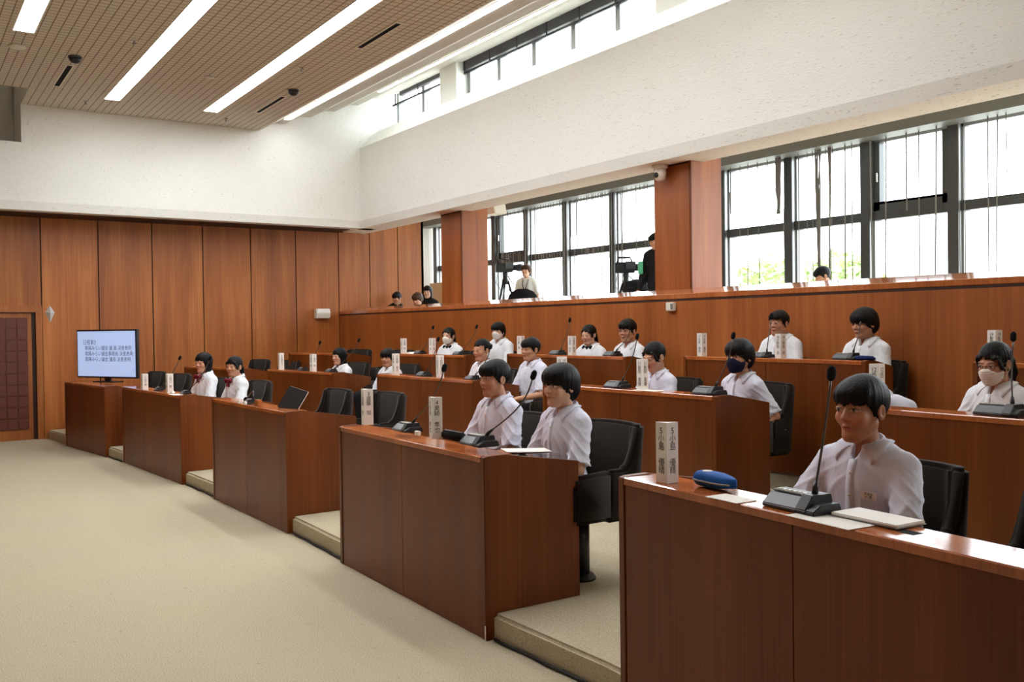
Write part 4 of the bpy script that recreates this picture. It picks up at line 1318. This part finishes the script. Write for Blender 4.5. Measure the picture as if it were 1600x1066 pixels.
    if collar:
        cm = MB()
        zn = sh + .082
        for s in (1, -1):
            top = []; bot = []
            n = 17
            for i in range(n):
                u = i / (n - 1)
                q = R(180 - 163 * u)                     # from nape to throat
                rx, ry = .053, .056
                zt = zn + .012 - .050 * u ** 1.6
                top.append((s * rx * math.sin(q), -.026 + ry * math.cos(q), zt))
                fall = .034 + .030 * max(0, (u - .45) / .55) ** 1.4
                out = .012 + .012 * u
                bot.append((s * (rx + out + .022 * max(0, (u - .6) / .4)) * math.sin(q) + s * (.040 * max(0, (u - .62) / .38)), -.026 + (ry + out + .012 * u) * math.cos(q), zt - fall))
            NK = 6
            vs = []; fs = []
            def sdf(p):
                ii = min(max(np.searchsorted(Sf.x, p[0]), 0), len(Sf.x) - 1); jj = min(max(np.searchsorted(Sf.y, p[1]), 0), len(Sf.y) - 1); kk_ = min(max(np.searchsorted(Sf.z, p[2]), 0), len(Sf.z) - 1)
                return Sf.F[ii, jj, kk_]
            for tp, bo in zip(top, bot):
                tp, bo = np.array(tp), np.array(bo)
                for k in range(NK):
                    w_ = k / (NK - 1)
                    p = tp + (bo - tp) * w_ + np.array((0, 0, .012 * math.sin(PI * w_)))
                    p = np.array(P(*p))
                    dv = np.array((p[0] * .8, p[1] + .026, .0)); dv /= np.linalg.norm(dv) + 1e-6
                    dv = dv * .75 + np.array((0, 0, .65))
                    if k:
                        for _ in range(16):
                            if sdf(p) > .004 + .004 * w_: break
                            p = p + dv * .003
                    vs.append(tuple(p))
            for i in range(n - 1):
                for k in range(NK - 1):
                    fs.append((i * NK + k, (i + 1) * NK + k, (i + 1) * NK + k + 1, i * NK + k + 1))
            vs2 = vs
            cm.add(vs2, fs)
        co = cm.build('collar', mat_s, root, True)
        sd = co.modifiers.new('thick', 'SOLIDIFY'); sd.thickness = .004; sd.offset = 0
        if res < 2 and lean < .5:
            pm = MB(); vs = []; fs = []
            zz = np.linspace(sh + .005, max(hip + .06, sh - .36), 16)
            for z in zz:
                for x in (-.016, .016):
                    vs.append((x, max(surf(x, z), surf(0, z)) + .0022, z))
            for i in range(15): fs.append((2 * i, 2 * i + 1, 2 * i + 3, 2 * i + 2))
            pl_ = pm.add(vs, fs).build('placket', mat_s, root, True)
            sd = pl_.modifiers.new('thick', 'SOLIDIFY'); sd.thickness = .003
            for z in np.linspace(sh - .045, sh - .30, 4):
                MB().lathe([(.0055, 0), (.0055, .002), (.001, .0022)], n=10, axis='y').build('button', M['white_plastic'], pl_, True, loc=(0, surf(0, z) + .003, z))
    # ---- trousers or skirt
    tf = {0: .012, 1: .014, 2: .02}[res]
    zt0 = hip + .10
    tr_ = Field(np.arange(-.24, .241, tf), np.arange(-.18, .50, tf), np.arange(.06, hip + .16, tf))
    for s in (1, -1):
        H0, K0, A0 = legs[s]
        tr_.cap(H0, K0, .094, .070, .03); tr_.cap(K0, (A0[0], A0[1], A0[2] + .02), .066, .058, .02)
    tr_.ell((0, -.01, hip + .02), (.165, .120, .085), .03)
    V, Q = tr_.mesh()
    to_obj('trousers', V, Q, M['black_cloth'], root)
    # ---- mask, glasses, ribbon, badge
    if mask:
        mh = max(hf, .0035)
        Mf = Field(np.arange(hc[0] - .13, hc[0] + .13, mh), np.arange(hc[1] - .13, hc[1] + .14, mh), np.arange(hc[2] - .15, hc[2] + .05, mh))
        Mf.ell((0, .030, -.036), (.066, .072, .076), .02, 'u', HT); Mf.ell((0, .082, -.040), (.040, .028, .046), .03, 'u', HT); Mf.ell((0, .096, -.020), (.016, .016, .020), .02, 'u', HT); Mf.ell((0, .062, -.095), (.032, .032, .026), .03, 'u', HT)
        X, Y, Z = Mf.grids(sl)
        a, b_, e = HT(X, Y, Z)
        if mask == 'mask_white': Mf.F += .0012 * np.sin(e * 420)
        Mf.F = np.maximum(Mf.F, np.maximum(np.maximum(e + .008 + 1.0 * np.maximum(np.abs(a) - .012, 0) * .55, -.112 - e + 5 * a * a), .022 - b_ + 0 * a))
        V, Q = Mf.mesh()
        mo = to_obj('face_mask', V, Q, M[mask], root)
        st = MB()
        for s in (1, -1):
            for z0, z1 in ((-.035, .012), (-.085, -.03)):
                st.tube([HT.c((s * .062, .030, z0)), HT.c((s * .072, .01, (z0 + z1) / 2)), HT.c((s * .079, -.012, z1))], .0018, 6)
        st.build('ear_loop', M[mask], mo, True)
    if glasses:
        gm = MB()
        for s in (1, -1):
            pts = []
            for i in range(25):
                q = 2 * PI * i / 24
                pts.append(HT.c((s * .032 + .0235 * math.copysign(abs(math.cos(q)) ** .7, math.cos(q)), .098 - .010 * abs(math.cos(q) + s * .8) * .6, .0 + .0165 * math.copysign(abs(math.sin(q)) ** .8, math.sin(q)))))
            gm.tube(pts, .0013, 6, False)
            gm.tube([HT.c((s * .056, .090, .006)), HT.c((s * .076, .04, .008)), HT.c((s * .081, -.01, .008))], .0013, 6)
        gm.tube([HT.c((-.009, .102, .004)), HT.c((0, .104, .007)), HT.c((.009, .102, .004))], .0012, 6)
        gm.build('glasses', M['metal_dark'], root, True)
    if ribbon:
        z = sh + .030
        y = max(surf(0, z), surf(0, z - .03)) + .018
        Rf = Field(np.arange(-.08, .081, .004), np.arange(y - .06, y + .05, .004), np.arange(z - .13, z + .06, .004))
        Rf.ell((0, y + .004, z), (.011, .012, .012), .004)
        for s in (1, -1):
            Rf.cap((s * .012, y, z), (s * .052, y, z - .004), .009, .024, .006); Rf.cap((s * .052, y, z + .014), (s * .052, y, z - .026), .011, .011, .01)
            Rf.cap((s * .005, y, z - .01), (s * .022, y + .002, z - .068), .007, .011, .006)
        V, Q = Rf.mesh()
        to_obj('ribbon_bow', V, Q, M[ribbon], root)
    if details:
        # chest pocket with a name badge on the wearer's left
        bx, bz = -.078, sh - .125
        by = surf(bx, bz)
        pk = MB()
        vs = []; fs = []
        for k in range(5):
            for i in range(5):
                x = bx - .05 + .10 * i / 4; zq = bz + .02 - .11 * k / 4
                vs.append((x, surf(x, zq) + .0025, zq))
        for k in range(4):
            for i in range(4): fs.append((k * 5 + i, k * 5 + i + 1, k * 5 + i + 6, k * 5 + i + 5))
        pk.add(vs, fs).build('chest_pocket', mat_s, root, True)
        nrm = Vector((bx * 3.2, 1, .15)).normalized()
        bd = MB().box(-.029, .029, -.001, .001, -.0135, .0135).build('name_badge', M['paper'], root)
        bd.location = (bx, surf(bx, bz) + .009, bz)
        bd.rotation_euler = (0, R(-4), math.atan2(nrm.y, nrm.x) - PI / 2)
        t1 = text_mesh('badge_text', '生徒会', .011, M['ink'], bd); t1.location = (0, .0016, .0115); t1.rotation_euler = (R(90), 0, PI)
        t2 = text_mesh('badge_text', '小 島', .013, M['ink'], bd); t2.location = (0, .0016, .001); t2.rotation_euler = (R(90), 0, PI)
    return root

def seat(label, head, face, body, tier, hs=1., fl=None, seat_label=None, chair_off=.03, **kw):
    """a seated pupil whose head centre is at head (x, y, z)"""
    x, y, z = head
    fl = TIER[tier] if fl is None else fl
    a = R(body)
    hz = z - fl
    px_, py_ = x - .02 * math.cos(a), y - .02 * math.sin(a)
    o = person(label, (px_, py_, fl + .001), face, body, hz, hs, **kw)
    if seat_label:
        chair(px_ - chair_off * math.cos(a), py_ - chair_off * math.sin(a), tier, body, seat_label, CG)
    return o
PG = 'pupils in white shirts'
# front row
seat('girl with chin-length black hair and maroon ribbon, a microphone before her face', (10.99, -3.05, 1.22), 122, 102, 1, 1.02, None, 'dark armchair hidden behind the short-haired ribbon girl', hair='bob', ribbon='maroon', res=1, skin=0, fringe=.002)
seat('girl with a low ponytail and maroon ribbon looking at the camera', (10.07, -3.13, 1.20), 126, 96, 1, .96, None, 'dark armchair of the ponytailed ribbon girl', hair='pulled', tail=True, ribbon='maroon', res=1, skin=1, fringe=-.018)
seat('boy with short black hair in the middle of the front row, lips closed', (4.88, -3.18, 1.27), 93, 92, 1, 1.0, None, 'dark armchair of the boy left of the white booklet', hair='boy', shirt='shirt_lilac', res=0, skin=1, wide=1.06)
seat('boy with a long fringe over his eyes, right of the other front row boy', (4.16, -3.16, 1.26), 98, 90, 1, 1.04, None, 'dark armchair of the boy with the long fringe', hair='mop', shirt='shirt_lilac', res=0, skin=2, fringe=-.004, chair_off=.11)
seat('nearest boy, lilac-white shirt with a name badge, notebook before him', (2.18, -3.13, 1.26), 90, 92, 1, 1.09, None, 'dark armchair of the nearest boy', hair='boy', shirt='shirt_lilac', res=0, skin=3, details=True, wide=1.12, arms='desk')
# middle row
seat('girl with shoulder-length black hair facing left', (11.53, -5.01, 1.23), 106, 100, 2, .98, None, 'dark armchair of the long-haired girl', hair='long', res=1, skin=2)
seat('bowl-cut pupil partly hidden by a name plate', (10.39, -5.17, 1.23), 124, 102, 2, .98, None, 'dark armchair of the bowl-cut pupil', hair='mop', res=1, skin=1)
seat('crop-haired boy in the middle row with his eyes lowered', (8.38, -5.30, 1.35), 100, 94, 2, 1.02, None, 'dark armchair of the crop-haired boy', hair='crop', res=1, skin=1, pitch=.05)
seat('boy with swept black hair looking left, sitting upright', (7.52, -5.34, 1.37), 96, 92, 2, 1.0, None, 'dark armchair of the boy with swept hair', hair='boy', shirt='shirt_lilac', res=1, skin=1)
seat('girl looking down behind the number 11 plate', (5.73, -5.36, 1.33), 90, 92, 2, 1.04, None, 'dark armchair of the girl looking down', hair='pulled', shirt='shirt_lilac', res=1, skin=2, pitch=.30, fringe=.004)
seat('boy wearing a navy face mask', (4.79, -5.36, 1.35), 98, 88, 2, 1.10, None, 'large dark armchair of the navy-masked boy, seen from its side', hair='mop', shirt='shirt_lilac', res=0, skin=1, mask='navy_cloth', arms='back', sleeve=.9)
seat('girl in glasses and a white mask at the right edge', (2.81, -5.31, 1.35), 84, 84, 2, 1.02, None, 'dark armchair of the masked girl in glasses', hair='pulled', tail=True, res=0, skin=1, mask='mask_white', glasses=True, pitch=.22)
# back row
seat('girl in a white mask with a black bow', (10.39, -6.06, 1.49), 118, 108, 3, .95, None, 'dark armchair of the masked girl with the bow', hair='pulled', tail=True, res=2, skin=2, mask='mask_white', ribbon='black_cloth', chair_off=-.06, tuck=True)
seat('black-haired pupil in a white mask sitting tall behind two boys', (9.43, -6.21, 1.55), 118, 104, 3, .92, None, 'dark armchair of the tall masked pupil', hair='mop', res=2, skin=2, mask='mask_white', chair_off=-.06, tuck=True)
seat('girl with side-parted hair, ponytail and dark bow, eyes down', (7.88, -6.39, 1.50), 108, 100, 3, .94, None, 'dark armchair of the girl with the dark bow', hair='pulled', tail=True, res=2, skin=2, ribbon='black_cloth', pitch=.12, chair_off=-.09, tuck=True)
seat('boy in thin glasses with a thick black fringe in the back row', (7.26, -6.41, 1.54), 106, 98, 3, 1.05, None, 'dark armchair of the boy in glasses', hair='boy', res=2, skin=1, glasses=True, chair_off=-.09, tuck=True)
seat('boy with thick brows behind the number 18 plate', (5.31, -6.45, 1.60), 96, 94, 3, .95, None, 'dark armchair of the boy with thick brows', hair='boy', res=1, skin=1, chair_off=-.09, tuck=True, fringe=.022)
seat('boy with a long straight fringe in the back row, looking down left', (4.46, -6.45, 1.59), 80, 88, 3, 1.03, None, 'tall dark armchair at the right end of the back row boys', hair='mop', res=1, skin=1, pitch=.1, chair_off=-.09, tuck=True)
o = seat('pupil bent low behind the desk, only a pale lilac shirt back showing', (3.62, -4.97, .98), 90, 90, 2, 1.0, hair='boy', shirt='shirt_lilac', res=2) if False else None
bp_ = person('pupil bent low behind the middle row desk, only a pale lilac shirt back showing', (3.60, -5.74, TIER[2] + .001), 90, 90, 1.12, 1., 2, 'boy', 'shirt_lilac', 1, 1.0, .85)
# ------------------------------------------------------------------ gallery people and equipment
def spectator(label, head, face, body, hs, **kw):
    x, y, z = head
    return person(label, (x, y, GF + .001), face, body, z - GF, hs, 2, **kw)
spectator('man with short black hair just above the gallery sill, far left', (15.2, -7.76, 2.16), 115, 178, .95, hair='boy', shirt='black_cloth', skin=1, pitch=.2)
spectator('brown-haired person bowing just above the gallery sill', (14.40, -7.76, 2.115), 118, 178, .98, hair='mop', haircol='hair_brown', shirt='black_cloth', skin=2, pitch=.35)
spectator('woman with long dark hair and a black top in the gallery', (14.8, -8.2, 2.26), 138, 135, 1.0, hair='long', shirt='black_cloth', collar=False, sleeve=1.2, skin=2)
spectator('person in a white shirt with dark neck strap beside the left tripod', (13.4, -9.45, 2.60), 118, 128, 1.0, hair='mop', haircol='hair_brown', shirt='tee', collar=False, skin=2, stand=True, arms='down', pitch=-.15)
spectator('man in black half hidden by the right pillar, looking at a video camera', (9.56, -9.0, 2.79), 75, 110, .95, hair='boy', shirt='black_cloth', collar=False, sleeve=1.2, skin=1, stand=True, arms='down', pitch=.25)
spectator('head with black hair above the sill of the right gallery window', (7.05, -9.4, 2.17), 60, 70, .95, hair='boy', shirt='black_cloth', collar=False, skin=1, pitch=.35)
gp = bpy.data.objects.get('person.022')
tag(MB().box(-.05, .05, -.012, .012, -.09, .09).build('phone_case', M['green'], None, False, .01, 2, (9.72, -8.84, 2.42)), 'mint green case held by the man in black beside the pillar', 'phone case')
st_ = thing('neck_strap', 'dark camera strap on the white shirted person in the gallery', 'strap', (13.4, -9.45, 2.33), R(38))
MB().tube([(-.05, .06, .12), (-.045, .13, .03), (.0, .15, -.10)], .007, 6).tube([(.05, .06, .12), (.045, .13, .03), (.0, .15, -.10)], .007, 6).build('band', M['black_cloth'], st_, True)
gc = thing('gallery_chair', 'black rounded chair back before the white shirted person', 'chair', (13.02, -9.02, GF), R(40))
MB().prism([(-.27, .80), (-.27, 1.02), (-.20, 1.12), (-.08, 1.17), (.08, 1.17), (.20, 1.12), (.27, 1.02), (.27, .80)], 'y', -.2, -.24).build('backrest', M['black_cloth'], gc, True, .015, 2)
MB().box(-.25, .25, -.2, .22, .42, .50).build('seat', M['black_cloth'], gc, True, .02, 2)
for sx in (-.22, .22):
    MB().tube([(sx, .18, .0), (sx, .18, .43)], .012, 8).build('leg', M['charcoal'], gc, True)
    MB().tube([(sx, -.2, .0), (sx, -.22, .85)], .012, 8).build('leg', M['charcoal'], gc, True)
def tripod(label, loc, ang, zc, big):
    t_ = thing('camera_tripod', label, 'tripod', loc, R(ang))
    top = zc - .32
    for k in range(3):
        q = R(90 + 120 * k)
        f_ = (.42 * math.cos(q), .42 * math.sin(q), .0)
        lg_ = MB().tube([(.05 * math.cos(q), .05 * math.sin(q), top), (.24 * math.cos(q), .24 * math.sin(q), top * .5), f_], [.022, .018, .011], 8).build('leg', M['black_plastic'], t_, True)
        MB().tube([(.07 * math.cos(q), .07 * math.sin(q), top - .12), (.20 * math.cos(q), .20 * math.sin(q), top * .58)], .009, 6).build('chrome_strut', M['chrome'], lg_, True)
    MB().lathe([(.05, top - .06), (.06, top), (.045, top + .06), (.05, top + .14), (.035, top + .18)], n=16).build('head', M['black_plastic'], t_, True)
    MB().tube([(0, -.04, top + .12), (.05, -.22, top - .02), (.06, -.34, top - .06)], .010, 8).build('pan_handle', M['black_plastic'], t_, True)
    return t_
def video_camera(label, loc, ang, big):
    c_ = thing('video_camera', label, 'video camera', loc, R(ang))
    c_.scale = (1.25, 1.1, 1.25)
    MB().box(-.055, .055, -.16, .12, .0, .13).build('camera_body', M['black_plastic'], c_, False, .012, 2)
    MB().lathe([(.042, .12), (.046, .20), (.055, .22), (.055, .30), (.045, .305)], (0, 0, .07), 18, 'y').build('lens', M['black_plastic'], c_, True)
    MB().tube([(0, -.12, .13), (0, -.10, .19), (0, .06, .19), (0, .09, .13)], .012, 8).build('top_handle', M['black_plastic'], c_, True)
    MB().box(.06, .075, -.02, .12, .05, .14).build('viewfinder_screen', M['charcoal'], c_, False, .004, 2)
    MB().tube([(-.058, -.1, .02), (-.075, -.14, -.15), (-.05, -.05, -.28)], .006, 6).build('cable', M['grey_plastic'], c_, True)
    MB().box(-.058, -.05, -.08, -.02, .06, .1).build('badge', M['chrome'], c_)
    return c_
tripod('left gallery tripod with black legs and steel struts', (13.86, -9.3, GF), 10, 1.66, 0)
video_camera('video camera on the left gallery tripod', (13.86, -9.3, GF + 1.50), 160, 0)
tripod('right gallery tripod beside the man in black', (10.55, -9.3, GF), -25, 1.46, 1)
video_camera('video camera with raised screen on the right gallery tripod', (10.55, -9.3, GF + 1.30), 150, 1)
tag(MB().lathe([(.02, -.16), (.17, -.14), (.22, .0), (.17, .12), (.03, .16)], (0, 0, 0), 18).build('equipment_bag', M['black_cloth'], None, True, 0, 2, (10.2, -9.2, 2.13)), 'black equipment bag behind the right tripod', 'bag')
sb = thing('bag_stand', 'dark folding stand holding the equipment bag in the gallery', 'stand', (10.2, -9.2, GF))
for sx in (-.15, .15):
    MB().tube([(sx, -.12, 0), (-sx, .12, .88)], .012, 8).build('leg', M['charcoal'], sb, True)
MB().box(-.18, .18, -.14, .14, .87, .885).build('tray', M['charcoal'], sb)

# ------------------------------------------------------------------ trees beyond the windows
def tree(label, x, y, zt, rad, seed_):
    rnd = random.Random(seed_)
    t_ = thing('tree', label, 'tree', (x, y, -6), 0, 'trees outside the gallery windows')
    MB().tube([(0, 0, 0), (.1, 0, 3), (0, .1, zt + 4)], [.25, .2, .1], 8).build('trunk', M['bark'], t_, True)
    m_ = MB()
    for i in range(900):
        u = Vector((rnd.gauss(0, 1), rnd.gauss(0, 1), rnd.gauss(0, 1))).normalized() * rad * rnd.uniform(.55, 1.0)
        cpt = Vector((u.x, u.y, zt + 6 - rad * .8 + u.z * .8))
        d1 = Vector((rnd.uniform(-1, 1), rnd.uniform(-1, 1), rnd.uniform(-.5, .5))).normalized() * .22
        d2 = Vector((rnd.uniform(-1, 1), rnd.uniform(-1, 1), rnd.uniform(-1, 1))).normalized() * .14
        m_.add([cpt - d1, cpt + d2, cpt + d1, cpt - d2], [(0, 1, 2, 3)])
    m_.build('foliage', M['leaf'], t_)
tree('pale green treetop behind the left pane of the right gallery window', 21.3, -25.5, 4.0, 1.6, 1)
tree('pale green treetop behind the second pane of the right gallery window', 17.8, -24.5, 3.85, 1.6, 2)
